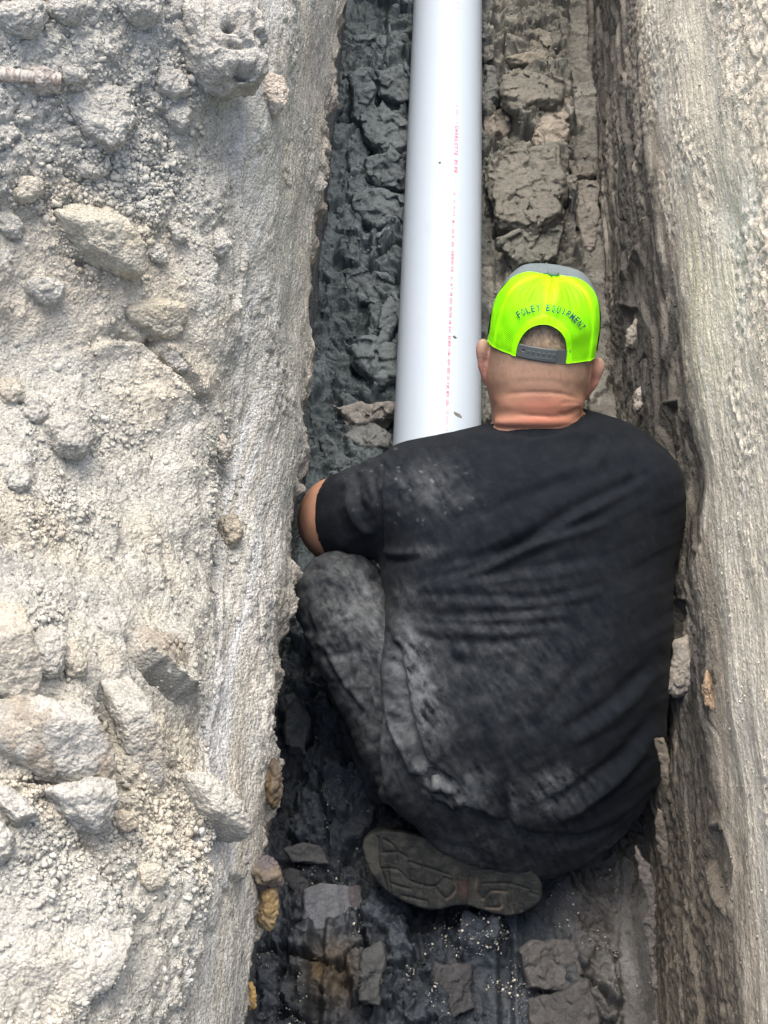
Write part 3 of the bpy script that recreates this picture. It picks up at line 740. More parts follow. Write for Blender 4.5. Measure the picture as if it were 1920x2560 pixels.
def plate(name, S, poly, thick, colr, mat, seed, lift=0.3, rag=1.0, upf=0.5, tx=0.0, ty=0.0, stripe=0.0, bend=0.0, h=0.0026, crack=1.0, pos=None, fz=None):
    """a broken slab of clay with ragged torn edges, outline poly (photo pixels), lying on surface S"""
    p2 = np.array(poly, float); c0 = p2.mean(0)
    if pos is None: pos, _, tt = hit(S, *c0)
    else: tt = (pos-CAM)@cf
    if fz is None: fz = np.array([0, 0, 1.0])*upf-cf*(1-upf)
    fz = fz+tx*cr+ty*cu; fz /= np.linalg.norm(fz)
    ax = np.cross(cu, fz); ax /= np.linalg.norm(ax); ay = np.cross(fz, ax)
    ctr = P(c0[0], c0[1], tt-thick*lift)
    # outline: view rays through the corners meet the slab's own plane
    d = (p2[:, :1]-960)/FPX*cr+(1280-p2[:, 1:])/FPX*cu+cf
    t_ = ((ctr-CAM)@fz)/(d@fz); pts = CAM+d*t_[:, None]-ctr
    q = np.stack([pts@ax, pts@ay], -1)
    m_ = 0.012+thick
    nx = [np.arange(q[:, k].min()-m_, q[:, k].max()+m_, h) for k in (0, 1)]; nz = np.arange(-thick-0.012, thick+0.012, h)
    fd = Field([nx[0][0], nx[1][0], nz[0]], [nx[0][-1], nx[1][-1], nz[-1]], h)
    g = [fd.lo[k]+h*np.arange(fd.n[k]) for k in range(3)]
    A, B, Cz = np.meshgrid(*g, indexing='ij'); pt = np.stack([A, B, Cz], -1).reshape(-1, 3)
    d2, _, _ = polydist(A[:, :, 0], B[:, :, 0], q, True); d2 = np.where(inpoly(A[:, :, 0], B[:, :, 0], q), -d2, d2)
    n3 = (fbm3(pt*28+seed*1.7, 3, 1)*0.007+fbm3(pt*80+seed, 3, 2)*0.003).reshape(A.shape)*rag
    wp = pt+0.005*np.stack([vn3(pt*50+seed), vn3(pt*50+seed+7), vn3(pt*50+seed+13)], -1)
    w1, rd = wor3(wp*np.array([34, 34, 26])+seed*2.1); rd = rd.reshape(A.shape)
    w2, rd2 = wor3(wp*np.array([85, 85, 60])+seed*1.3); rd2 = rd2.reshape(A.shape)
    top = thick*(1-0.9*rag*0.5*rd)-0.004*rag*rd2+0.0035*rag*fbm3(pt*45+seed, 3, 3).reshape(A.shape)
    bz = Cz-bend*(A**2)*8
    edge = d2[..., None]+n3+0.005*rag*rd+0.25*np.maximum(bz, 0)*rag
    e = np.maximum(bz-top, -bz-thick)
    r = 0.0025
    fd.F = (np.minimum(np.maximum(edge+r, e+r), 0)+np.sqrt(np.maximum(edge+r, 0)**2+np.maximum(e+r, 0)**2)-r).astype(np.float32)
    v, f = fd.mesh()
    if not len(f): return None
    v = smooth_mesh(v, f, 1); N = vnorm(v, f)
    sv = fbm2(v[:, 0]*330, v[:, 1]*6, 3, 7)
    v = v+N*(0.0012*rag*fbm3(v*150, 3, 4)+0.0008*stripe*sv)[:, None]
    cc = np.array(colr, float)*(1+0.22*fbm3(v*22+seed, 3, 5)+0.16*fbm3(v*120, 2, 6)+stripe*sv*0.8)[:, None]
    W = ctr+v[:, :1]*ax+v[:, 1:2]*ay+v[:, 2:]*fz
    o = mesh_np(name, W, f if np.dot(np.cross(ax, ay), fz) > 0 else f[:, ::-1], mat, col3=np.clip(cc, 0.006, 0.9))
    recenter(o, W, ctr-fz*thick)
    return o
# clay chunks on the floor
KB = (.088, .108, .116); KR = (.125, .122, .104); KN = (.045, .052, .062)
chunks = [
 ([(880,100),(930,90),(1000,100),(1015,150),(960,180),(890,165)], .03, KB, 'flat blue grey clay chunk left of the far pipe'),
 ([(880,200),(905,190),(935,215),(940,300),(905,330),(880,290)], .035, KB, 'upright clay chunk against the left side far down the trench'),
 ([(945,180),(1010,170),(1035,230),(1005,260),(950,240)], .03, KB, 'clay chunk touching the pipe below the flat blue grey one'),
 ([(905,300),(960,280),(1020,320),(1025,365),(960,375),(915,350)], .035, KB, 'blocky clay chunk left of the pipe, third one down'),
 ([(920,400),(980,385),(1020,420),(1015,480),(950,470),(915,445)], .03, KB, 'slabby clay chunk left of the pipe, fourth one down'),
 ([(895,500),(950,480),(1015,500),(1010,560),(940,570),(900,545)], .03, KB, 'wide cracked clay chunk beside the pipe'),
 ([(870,690),(905,665),(960,690),(990,735),(950,770),(885,760)], .028, KB, 'clay chunk stamped with a boot tread pattern left of the pipe'),
 ([(955,770),(975,735),(1000,740),(1000,800),(970,850),(945,845)], .03, KB, 'curled clay chunk leaning on the pipe'),
 ([(880,870),(930,855),(1000,890),(995,945),(950,955),(895,905)], .03, KB, 'tilted clay chunk left of the pipe above the flat topped slab'),
 ([(850,1025),(900,1005),(985,1010),(990,1030),(960,1060),(900,1060)], .03, (.2,.195,.18), 'pale flat topped clay slab near his left shoulder'),
 ([(880,1075),(930,1060),(985,1085),(975,1130),(900,1120),(870,1100)], .03, (.13,.14,.14), 'dark clay chunk right behind his left shoulder'),
 ([(805,1110),(822,1095),(860,1140),(925,1150),(900,1185),(840,1200),(815,1160)], .02, KB, 'twisted clay flap above his left sleeve'),
 ([(1215,180),(1250,175),(1250,250),(1215,255)], .03, (.08,.085,.08), 'dark clay block right of the pipe near the top'),
 ([(1295,95),(1345,75),(1385,95),(1390,130),(1350,140)], .03, (.15,.14,.115), 'ragged clay chunk at the top right of the pipe'),
 ([(1280,145),(1340,120),(1370,135),(1360,165),(1290,160)], .022, (.2,.185,.15), 'flat clay plate below the ragged chunk at the top'),
 ([(1215,290),(1260,270),(1275,310),(1260,340),(1215,350)], .03, (.17,.155,.13), 'clay chunk touching the right of the pipe'),
 ([(1255,200),(1330,190),(1395,215),(1380,250),(1300,265),(1258,250)], .03, KR, 'tan clay block far down the right half of the floor'),
 ([(1330,350),(1380,250),(1420,260),(1420,340),(1400,380),(1350,385)], .035, (.22,.2,.165), 'leaning tan chunk beside the foot of the right side'),
 ([(1225,430),(1260,405),(1380,390),(1400,470),(1395,540),(1330,560),(1250,545)], .04, KR, 'largest tan clay block above his cap'),
 ([(1432,425),(1480,415),(1492,445),(1470,460),(1436,450)], .03, (.13,.12,.1), 'dark clay stub at the foot of the right side'),
 ([(1255,600),(1330,560),(1390,575),(1380,640),(1300,660)], .025, (.13,.135,.115), 'shaded clay chunk just behind his cap'),
 ([(1440,470),(1495,460),(1500,560),(1485,640),(1455,600)], .016, (.15,.14,.12), 'long peeled clay plate against the right side'),
 ([(1210,120),(1235,110),(1232,150),(1210,160)], .018, (.1,.1,.095), 'small dark chunk by the pipe near the top'),
 ([(755,2220),(800,2205),(870,2210),(905,2250),(880,2320),(800,2340),(760,2330)], .018, (.15,.165,.19), 'smooth blue grey clay slab with fine scrape lines'),
 ([(865,2215),(900,2210),(912,2270),(905,2290),(880,2285),(866,2255)], .014, (.15,.14,.15), 'small purplish plate beside the scraped blue slab'),
 ([(700,2120),(760,2100),(800,2110),(840,2170),(790,2165),(730,2160)], .014, (.13,.14,.15), 'torn clay flap above the scraped blue slab'),
 ([(690,2170),(740,2165),(780,2210),(760,2260),(720,2230)], .016, (.06,.065,.075), 'dark bent clay flap at the left side'),
 ([(1298,2380),(1330,2345),(1420,2350),(1462,2400),(1470,2430),(1400,2480),(1320,2475)], .02, (.145,.145,.145), 'cracked brown grey clay plate at the bottom right'),
 ([(1310,2490),(1400,2480),(1470,2440),(1510,2560),(1500,2600),(1320,2600)], .024, (.11,.11,.112), 'large clay slab cut by the bottom edge of the photo'),
 ([(900,2290),(960,2280),(975,2340),(930,2380),(895,2350)], .018, KN, 'dark clay lump right of the scraped blue slab'),
 ([(900,2380),(960,2340),(970,2420),(950,2520),(900,2500)], .02, (.08,.09,.095), 'long ridge of clay in the lower left of the floor'),
 ([(960,2500),(1060,2480),(1075,2530),(1010,2570),(960,2560)], .018, (.12,.12,.125), 'crumbly grey lump at the bottom edge of the floor'),
 ([(760,2400),(810,2390),(815,2440),(780,2460),(755,2440)], .016, (.14,.10,.05), 'rusty brown clay lump at the lower left'),
 ([(1060,2290),(1150,2285),(1165,2370),(1100,2400),(1060,2370)], .018, KN, 'dark clay block under the middle of the boot sole'),
 ([(1200,2330),(1250,2310),(1290,2350),(1270,2400),(1215,2395)], .02, (.07,.065,.062), 'dark rough lump below the heel of the boot'),
 ([(1400,2300),(1470,2290),(1505,2350),(1500,2400),(1440,2380)], .018, (.09,.085,.075), 'rough clay lump in the lower right beside the cracked plate'),
 ([(740,1990),(790,1960),(870,1985),(890,2060),(820,2080),(750,2050)], .02, (.10,.10,.095), 'gravelly clay lump below his left leg'),
 ([(700,1760),(735,1740),(770,1800),(765,1880),(715,1870)], .03, (.07,.08,.085), 'rounded dark clay lump beside his left thigh'),
 ([(850,2270),(885,2330),(900,2340),(870,2380),(840,2350)], .014, KN, 'small dark clay lump under the scraped blue slab'),
 ([(1080,2400),(1180,2410),(1190,2520),(1120,2560),(1080,2520)], .015, (.065,.068,.078), 'flat dark clay plate strewn with white flecks'),
]
for k, (poly, th, cc, lb) in enumerate(chunks):
    if k in (29, 31, 33, 34, 35, 36, 38): continue
    slab = k in (23, 24, 25, 26, 27, 28, 39)
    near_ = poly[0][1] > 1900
    pc = np.array(poly, float); c0_ = pc.mean(0); rj = np.random.default_rng(900+k)
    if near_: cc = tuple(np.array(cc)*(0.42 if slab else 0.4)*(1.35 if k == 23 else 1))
    if not near_: poly = c0_+(pc-c0_)*1.25*rj.uniform(0.85, 1.15, (len(pc), 1))
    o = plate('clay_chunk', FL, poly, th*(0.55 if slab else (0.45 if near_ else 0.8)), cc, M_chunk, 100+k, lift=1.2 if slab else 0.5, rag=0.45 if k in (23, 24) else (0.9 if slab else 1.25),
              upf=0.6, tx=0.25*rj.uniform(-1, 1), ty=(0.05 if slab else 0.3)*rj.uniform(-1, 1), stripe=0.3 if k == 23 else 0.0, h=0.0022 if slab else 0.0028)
    if o: tag(o, lb, 'clay chunk', 'clay chunks on the trench floor')
# thin flakes standing along the foot of the right side
flakes = [
 ([(1576,2108),(1592,2106),(1625,2165),(1640,2220),(1636,2330),(1645,2480),(1660,2600),(1632,2600),(1618,2400),(1610,2250),(1588,2160)], .010, (.19,.175,.16), 'long thin flake of clay standing up at the lower right'),
 ([(1632,2010),(1645,1998),(1660,2030),(1672,2120),(1668,2200),(1648,2150),(1634,2070)], .012, (.15,.135,.11), 'blunt clay flake above the long thin one'),
 ([(1640,1850),(1655,1842),(1672,1900),(1670,1970),(1650,1940)], .012, (.18,.155,.12), 'rounded clay flake beside his right hip'),
 ([(1600,2085),(1632,2078),(1634,2092),(1612,2094)], .004, (.22,.2,.18), 'little pointed clay shard beside his right hip'),
]
for k, (poly, th, cc, lb) in enumerate(flakes):
    cpx = np.array(poly).mean(0)
    t_ = (XR-0.02-CAM[0])/((cpx[0]-960)/FPX*cr[0]+(1280-cpx[1])/FPX*cu[0]+cf[0])
    t_ = min(t_, 2.2)
    o = plate('clay_flake', R_, poly, th*0.45, tuple(np.array(cc)*0.55), M_chunk, 200+k, lift=1.2, rag=1.0, pos=P(cpx[0], cpx[1], min(t_, hit(R_, *cpx)[2]-0.01)), fz=-cf*1.0-cr*0.7, h=0.002)
    if o: tag(o, lb, 'clay flake', 'clay flakes along the right side')

# ------------------------------------------------------------------ loose crumbs (uncountable)
def crumbs(name, S, w, count, smin, smax, mat, colf, seed, label, sink=0.38, flat=0.68, power=2.2):
    r_ = np.random.default_rng(seed)
    vis = (S.C > 0.3) & (S.X > -120) & (S.X < 2040) & (S.Y > -120) & (S.Y < 2680)
    ar = S.area if hasattr(S, 'area') else 1.0
    pw_ = (w*vis*ar).ravel(); pw_ = pw_/pw_.sum()
    idx = r_.choice(len(pw_), size=count, p=pw_)
    pos = S.V.reshape(-1, 3)[idx]; nr = S.N.reshape(-1, 3)[idx]
    size = smin+(smax-smin)*r_.random(count)**power
    bv, bf = ico(1); bv = bv.copy()
    K = 6; var = []
    for k in range(K):
        v = bv*(1+0.5*r_.uniform(-1, 1, (len(bv), 1))); v = v*r_.uniform(0.6, 1.1, 3); var.append(v)
    var = np.array(var)
    kid = r_.integers(0, K, count)
    a = r_.normal(size=(count, 3)); a -= (a*nr).sum(1, keepdims=True)*nr; a /= np.linalg.norm(a, axis=1, keepdims=True)
    b = np.cross(nr, a)
    R = np.stack([a, b, nr*flat], 1)
    vv = np.einsum('nvk,nkj->nvj', var[kid]*size[:, None, None], R)+(pos+nr*(size*(0.5-sink))[:, None]+r_.normal(0, 0.0006, (count, 3)))[:, None, :]
    n = len(bv)
    F = bf[None]+(np.arange(count)*n)[:, None, None]
    cc = colf(S.col.reshape(-1, 3)[idx], r_, count)
    cc = np.repeat(cc, n, axis=0)
    o = mesh_np(name, vv.reshape(-1, 3), F.reshape(-1, 3), mat, smooth=False, col3=np.clip(cc, 0.01, 0.9))
    tag(o, label, 'gravel', kind='stuff'); return o
def area(S):
    dv = np.gradient(S.V, axis=0); du = np.gradient(S.V, axis=1); return np.linalg.norm(np.cross(dv, du), axis=-1)
for S in (L, R_, FL): S.area = area(S)
M_crumb = soil_mat('crumb_soil', fine=700, var=0.15, bump=0.0008, wetattr=False)
gm = (1-L.smooth*0.93)*L.slope*(0.25+sstep(-0.3, 0.4, fbm2(Sg*9, Yg*9, 2, 131)))
gm *= 1-0.85*gauss(L.X, L.Y, 200, 2420, 330, 200)
gm += 1.2*L.slope*(gauss(L.X, L.Y, 330, 480, 170, 120)+gauss(L.X, L.Y, 140, 1280, 90, 80)+gauss(L.X, L.Y, 555, 1230, 28, 130)+gauss(L.X, L.Y, 380, 2120, 130, 60)+gauss(L.X, L.Y, 110, 1560, 60, 60)+0.8*gauss(L.X, L.Y, 220, 1080, 120, 50))
lc = lambda c, r, n: c*(r.uniform(0.78, 1.10, (n, 1)))
crumbs('gravel', L, gm, 30000, 0.0009, 0.0048, M_crumb, lc, 1, 'pale loose crumbs and gravel scattered over the bank', power=3.2)
crumbs('gravel', L, L.slope*(0.15+gm**2), 1000, 0.0025, 0.0075, M_crumb, lc, 2, 'coarser pale crumbs resting on the bank', power=2.5)
crumbs('grit', R_, (0.15+R_.hi)*(R_.V[..., 2] < 1.3)*sstep(-0.1, 0.4, fbm2(Sr*7, Yr*5, 2, 132)), 4500, 0.0007, 0.0030, M_crumb, lc, 3, 'pale grit clinging to the scraped right side', power=3)
ff = sstep(-0.2, 0.4, fbm2(Xf*8, Yf*7, 2, 133))
crumbs('rubble', FL, 0.1+ff, 9000, 0.0010, 0.0060, M_crumb, lambda c, r, n: c*r.uniform(0.8, 1.7, (n, 1)), 4, 'dark clay crumbs strewn over the trench floor', power=3.2)
sp = (1-sstep(0.75, 1.0, Yf))*(0.08+gauss(FL.X, FL.Y, 1230, 2480, 60, 140)+0.5*gauss(FL.X, FL.Y, 1080, 2400, 120, 120)+0.5*gauss(FL.X, FL.Y, 860, 2480, 80, 80)+0.6*gauss(FL.X, FL.Y, 1530, 2450, 30, 130))
sp = sp*sstep(0.05, 0.5, fbm2(Xf*22, Yf*18, 3, 134))
crumbs('shell_grit', FL, sp, 1500, 0.0005, 0.0031, M_crumb, lambda c, r, n: np.ones((n, 3))*C_(.50, .49, .44)*r.uniform(0.25, 1.1, (n, 1)), 5, 'white shell flecks on the dark clay near the camera', power=4, sink=0.1)
sp = (0.2+ff)*sstep(0.9, 1.2, Yf)
crumbs('shell_grit', FL, sp, 350, 0.0008, 0.003, M_crumb, lambda c, r, n: np.ones((n, 3))*C_(.55, .53, .47)*r.uniform(0.5, 1.0, (n, 1)), 6, 'pale flecks among the clay beside the pipe', power=4, sink=0.1)

# ------------------------------------------------------------------ the man
person = bpy.data.objects.new('person', None); person.location = (0.12, 1.0, 0.0); col.objects.link(person)
person.empty_display_size = 0.2
tag(person, 'man in black shirt and neon cap sitting hunched in the trench, seen from behind', 'person')
def pmesh(name, q, F, mat, parent=person, **kw):
    V = from_q(q)-np.array(person.location)
    return mesh_np(name, V, F, mat, parent=parent, **kw)

# torso loft described by its outline rows
TY = [1022, 1032, 1044, 1058, 1080, 1105, 1130, 1180, 1260, 1330, 1400, 1430, 1480, 1540, 1600, 1680, 1760, 1850, 1950, 2030, 2080, 2120, 2160, 2190, 2206]
TL = [1400, 1330, 1285, 1228, 1140, 1010, 975, 955, 952, 956, 962, 964, 972, 962, 950, 947, 945, 950, 964, 994, 1025, 1070, 1140, 1240, 1320]
TR = [1440, 1490, 1530, 1568, 1603, 1630, 1660, 1693, 1703, 1698, 1680, 1674, 1671, 1669, 1667, 1662, 1656, 1649, 1636, 1614, 1583, 1545, 1480, 1410, 1350]
TB = [2.26, 2.225, 2.200, 2.180, 2.160, 2.150, 2.125, 2.095, 2.075, 2.065, 2.060, 2.056, 2.052, 2.050, 2.046, 2.044, 2.044, 2.048, 2.066, 2.092, 2.112, 2.135, 2.162, 2.185, 2.205]
TF = [2.33, 2.35, 2.37, 2.40, 2.42, 2.43, 2.43, 2.42, 2.41, 2.40, 2.39, 2.38, 2.37, 2.37, 2.36, 2.36, 2.35, 2.34, 2.32, 2.30, 2.285, 2.27, 2.25, 2.235, 2.225]
fy = np.arange(1000, 2260, 2.0)
def sm(v):
    r = np.interp(fy, TY, v); k = np.hanning(19); k /= k.sum()
    return np.convolve(np.pad(r, 9, mode='edge'), k, 'valid')
LL, RR, BB, FF = sm(TL), sm(TR), sm(TB), sm(TF)
def loft(a, b, c, off=0.0, n=2.35):
    X = 960+a/c*FPX; Y = 1280-b/c*FPX
    l = np.interp(Y, fy, LL); r = np.interp(Y, fy, RR); tb = np.interp(Y, fy, BB); tf = np.interp(Y, fy, FF)
    hw = (r-l)/2/FPX*2.15; hc = (tf-tb)/2
    u = (X-(l+r)/2)/FPX*2.15/np.maximum(hw, 1e-3); w = (c-(tb+tf)/2)/np.maximum(hc, 1e-3)
    g = (np.abs(u)**n+np.abs(w)**n)**(1/n)
    d = (g-1)*np.minimum(hw, hc)*1.0
    d = np.maximum(d, np.maximum((TY[0]-Y), (Y-TY[-1]))/FPX*2.15)
    return d-off
HX = [880, 940, 975, 1015, 1080, 1160, 1250, 1350, 1450, 1550, 1650, 1720]
HY = [1700, 1790, 1880, 1955, 2002, 2012, 2050, 2085, 2085, 2050, 1960, 1900]
# ---- shirt
fs = Field(Q(730, 2215, 2.35)-[0.02, 0.02, 0.42], Q(1730, 1010, 2.35)+[0.02, 0.02, 0.12], 0.0042)
fs.lo[2] = 1.99
fs.add(fs.lo, fs.lo+fs.n*fs.h, lambda a, b, c: loft(a, b, c, 0.006), 0)
A1, A2 = Q(1025, 1238, 2.185), Q(855, 1300, 2.285)
ax_ = (A2-A1)/np.linalg.norm(A2-A1)
sl = Field(fs.lo, fs.lo+fs.n*fs.h, fs.h)
sl.n = fs.n; sl.F = np.full(fs.n, 0.08, np.float32)
sl.cone(A1, A2, 0.077, 0.0735, 0)
nC = np.array([-0.86, -0.08, 0.50]); pC = Q(846, 1306, 2.285)
sl.sub(lambda a, b, c: (a-pC[0])*nC[0]+(b-pC[1])*nC[1]+(c-pC[2])*nC[2])
def smin(A, B, k):
    hh = np.clip(0.5+0.5*(A-B)/k, 0, 1); return A*(1-hh)+B*hh-k*hh*(1-hh)
fs.F = smin(fs.F, sl.F, 0.022)
# right upper arm inside the shirt, going down in front
B1, B2 = Q(1585, 1225, 2.19), to_q([0.30, 1.36, 0.20])
fs.cone(B1, B1+(B2-B1)*0.75, 0.070, 0.068, 0.03)
def hemcut(a, b, c):
    X = 960+a/c*FPX; Y = 1280-b/c*FPX
    return (Y-np.interp(X, HX, HY))/FPX*2.15
fs.sub(hemcut)
# hollow neck so the collar is an opening
NK = Q(1345, 1120, 2.29); NT = Q(1348, 960, 2.225)
def neckhole(a, b, c):
    e = NT-NK; t = ((a-NK[0])*e[0]+(b-NK[1])*e[1]+(c-NK[2])*e[2])/(e@e)
    tt = np.clip(t, -0.1, 2)
    d = np.sqrt((a-NK[0]-tt*e[0])**2+(b-NK[1]-tt*e[1])**2+(c-NK[2]-tt*e[2])**2)
    return 0.0742-d
fs.sub(neckhole)
q, F = fs.mesh(); q = smooth_mesh(q, F, 2)
N = vnorm(q, F)
X, Y = XYc(q)
back = sstep(0.15, -0.35, N[:, 2])
o5 = lambda pts: [(900+x*0.5515, 1030+y*0.5515) for x, y in pts]
D = np.zeros(len(q))
folds = [
 (o5([(1330,260),(1000,420),(650,620),(250,715)]), 15, -0.0065), (o5([(1310,310),(1010,465),(700,640),(400,715)]), 13, 0.006),
 (o5([(1250,220),(900,320),(600,440),(380,500)]), 20, -0.004), (o5([(1280,180),(950,270),(640,400)]), 18, 0.0035),
 (o5([(1140,460),(800,570),(550,690),(250,770)]), 11, -0.006), (o5([(1120,500),(800,610),(560,715),(260,800)]), 11, 0.0055),
 (o5([(1150,640),(800,700),(500,745),(220,800)]), 10, -0.0055), (o5([(1160,690),(820,745),(560,775),(260,815)]), 10, 0.005),
 (o5([(1150,770),(850,835),(600,835),(260,825)]), 9, -0.0055), (o5([(1100,810),(800,880),(560,870),(200,850)]), 10, 0.004),
 (o5([(1100,860),(700,905),(360,920),(200,890)]), 10, -0.006), (o5([(980,915),(700,935),(400,950)]), 9, 0.005),
 (o5([(1010,950),(700,965),(300,955),(185,905)]), 9, -0.005), (o5([(900,990),(600,1000),(320,975)]), 9, 0.0045),
 (o5([(860,1010),(600,1045),(330,1030),(200,960)]), 12, -0.009), (o5([(800,1060),(560,1090),(340,1075)]), 16, 0.005),
 (o5([(1370,1080),(1150,1300),(900,1460)]), 17, -0.004), (o5([(1370,1160),(1180,1350),(960,1500)]), 16, 0.004),
 (o5([(1120,1040),(960,1200),(840,1370)]), 17, -0.003), (o5([(1350,1340),(1200,1540),(1000,1700),(850,1800)]), 16, -0.005),
 (o5([(1345,1440),(1210,1620),(1020,1780),(880,1860)]), 15, 0.0045), (o5([(1300,1560),(1180,1700),(1010,1810)]), 12, -0.0035),
 (o5([(560,60),(800,95),(960,60)]), 12, -0.0045), (o5([(480,110),(790,140),(1000,90)]), 14, 0.0035),
 (o5([(1060,110),(1020,180),(980,260)]), 11, -0.004), (o5([(1130,90),(1110,180),(1060,280)]), 11, 0.003),
 (o5([(1240,130),(1250,260),(1200,380)]), 14, -0.003), (o5([(440,90),(380,180),(260,260)]), 12, -0.003),
 (o5([(165,1040),(180,1200),(215,1400),(300,1600),(470,1715)]), 11, -0.013), (o5([(130,1050),(130,1220),(165,1430),(230,1600)]), 11, 0.011),
 (o5([(95,1100),(100,1260),(130,1440),(180,1600),(250,1680)]), 8, -0.009), (o5([(70,1200),(75,1350),(110,1560),(170,1720)]), 10, 0.007),
 (o5([(210,1500),(260,1640),(360,1700),(450,1720)]), 11, 0.006), (o5([(240,1640),(280,1660),(340,1645)]), 12, -0.010),
 (o5([(200,1700),(290,1800),(400,1800),(470,1740)]), 13, 0.012), (o5([(330,1760),(340,1700),(320,1650)]), 9, 0.006), (o5([(260,1760),(250,1690),(230,1640)]), 8, -0.006),
 (o5([(555,1480),(560,1650),(560,1850)]), 9, -0.002), (o5([(680,1480),(690,1680),(735,1880)]), 9, 0.003), (o5([(640,1700),(650,1800),(690,1900)]), 9, -0.003),
 (o5([(400,1100),(420,1300),(470,1500)]), 20, 0.003), (o5([(700,900),(690,1100),(700,1400)]), 22, 0.0018),
 ([(962,1120),(952,1230),(957,1340),(962,1430)], 4, -0.004), ([(972,1120),(962,1230),(966,1340),(970,1420)], 6, 0.002),
 ([(900,1180),(890,1240),(920,1290)], 9, -0.007), ([(880,1190),(872,1250),(895,1310),(940,1340)], 9, 0.006), ([(860,1205),(845,1270),(858,1340)], 10, -0.003),
 ([(930,1165),(935,1220),(955,1260)], 8, -0.004), ([(835,1330),(870,1370),(930,1400)], 14, 0.003), ([(960,1370),(990,1385),(1050,1380)], 8, 0.005), ([(965,1395),(1000,1400),(1060,1395)], 7, -0.005),
]
for k_, (pts, w, amp) in enumerate(folds): D += stroke(X, Y, pts, w*1.0, amp*(1.5 if k_ < 4 else (0.85 if 6 <= k_ < 16 else (1.8 if k_ < 22 or 22 <= k_ < 28 else 1.35))), taper=0.4)
wr_ = 1-np.abs(fbm2((X*0.9+Y*0.5)/150, (Y*0.9-X*-0.45)/34, 3, 206))*2
D += 0.0030*fbm2((X*0.88-Y*0.47)/240, (Y*0.88+X*0.47)/40, 3, 201)*sstep(1060, 1150, Y)+0.0012*fbm2(X/60, Y/60, 3, 202)+0.0009*wr_*sstep(1060, 1200, Y)
q = q+N*(D*back)[:, None]
# collar rib and cuff rib
q = smooth_mesh(q, F, 1)
n2 = fbm2(X/40, Y/40, 4, 203); n3 = fbm2(X/12, Y/12, 3, 204); n4 = fbm2((X+Y)/60, (Y-X)/16, 3, 205)
du = (0.32*gauss(X, Y, 1045, 1215, 90, 70)+0.25*gauss(X, Y, 1105, 1235, 70, 50)+0.28*gauss(X, Y, 900, 1215, 50, 60)+0.03
  +1.5*gauss(X, Y, 1050, 1740, 52, 130, -12)+1.1*gauss(X, Y, 1015, 1640, 30, 60)+1.3*gauss(X, Y, 1050, 1950, 90, 45, 20)+1.2*gauss(X, Y, 985, 1860, 30, 90)
  +0.9*gauss(X, Y, 1180, 1990, 60, 60)+0.7*gauss(X, Y, 1390, 1955, 75, 30, -8)+0.5*gauss(X, Y, 1370, 2000, 80, 60)+0.8*gauss(X, Y, 1283, 2000, 10, 50, -8)
  +0.25*gauss(X, Y, 1240, 1650, 200, 200)+0.3*gauss(X, Y, 1010, 1500, 40, 60)+0.35*gauss(X, Y, 1060, 1380, 40, 20))
n5 = 0.5*fbm2(X/5, Y/5, 3, 207); n6 = fbm2((X*0.5+Y)/70, (X-Y*0.5)/7, 3, 208)
dust = np.clip(du*(0.5+0.35*n2+0.3*n3+0.5*n4+0.35*n5+0.35*n6), 0, 1)
speck = (vn2(X/4.0, Y/4.0, 7) > 0.80)*np.clip(gauss(X, Y, 980, 1200, 130, 90)+gauss(X, Y, 1100, 1240, 80, 60)+0.6*gauss(X, Y, 1060, 1800, 80, 200), 0, 1)*(n3 > 0)
dust = np.clip(dust+0.6*speck, 0, 1)

def cloth_mat(name, base, dustc, weave=1700):
    m, n, l, b = mat_new(name, rough=0.92, spec=0.12)
    tc = n.new('ShaderNodeTexCoord'); at = N_(n, 'ShaderNodeAttribute', attribute_name='dust')
    no = N_(n, 'ShaderNodeTexNoise', Scale=weave, Detail=2.0); l.new(tc.outputs['Object'], no.inputs['Vector'])
    no2 = N_(n, 'ShaderNodeTexNoise', Scale=70.0, Detail=5.0, Roughness=0.7); l.new(tc.outputs['Object'], no2.inputs['Vector'])
    mx = n.new('ShaderNodeMix'); mx.data_type = 'RGBA'
    mx.inputs[6].default_value = (*base, 1); mx.inputs[7].default_value = (*dustc, 1)
    f = math_node(n, l, 'MULTIPLY', at.outputs['Fac'], maprange(n, l, no2.outputs[0], 0.3, 0.7, 0.45, 1.15))
    f = math_node(n, l, 'ADD', f, maprange(n, l, no2.outputs[0], 0.5, 0.8, 0.0, 0.03)); l.new(f, mx.inputs[0])
    sc = n.new('ShaderNodeVectorMath'); sc.operation = 'SCALE'; l.new(mx.outputs[2], sc.inputs[0])
    l.new(maprange(n, l, no.outputs[0], 0.3, 0.7, 0.7, 1.3), sc.inputs['Scale']); l.new(sc.outputs[0], b.inputs['Base Color'])
    b.inputs['Sheen Weight'].default_value = 0.02
    bp = N_(n, 'ShaderNodeBump', Strength=0.5, Distance=0.0006); l.new(no.outputs[0], bp.inputs['Height']); l.new(bp.outputs[0], b.inputs['Normal'])
    return m
M_shirt = cloth_mat('black_cotton', (.0042, .0064, .0098), (.14, .155, .165))
M_pants = cloth_mat('dark_trouser_cloth', (.009, .012, .016), (.115, .125, .13), 900)
shirt = pmesh('shirt', q, F, M_shirt, attrs={'dust': dust})
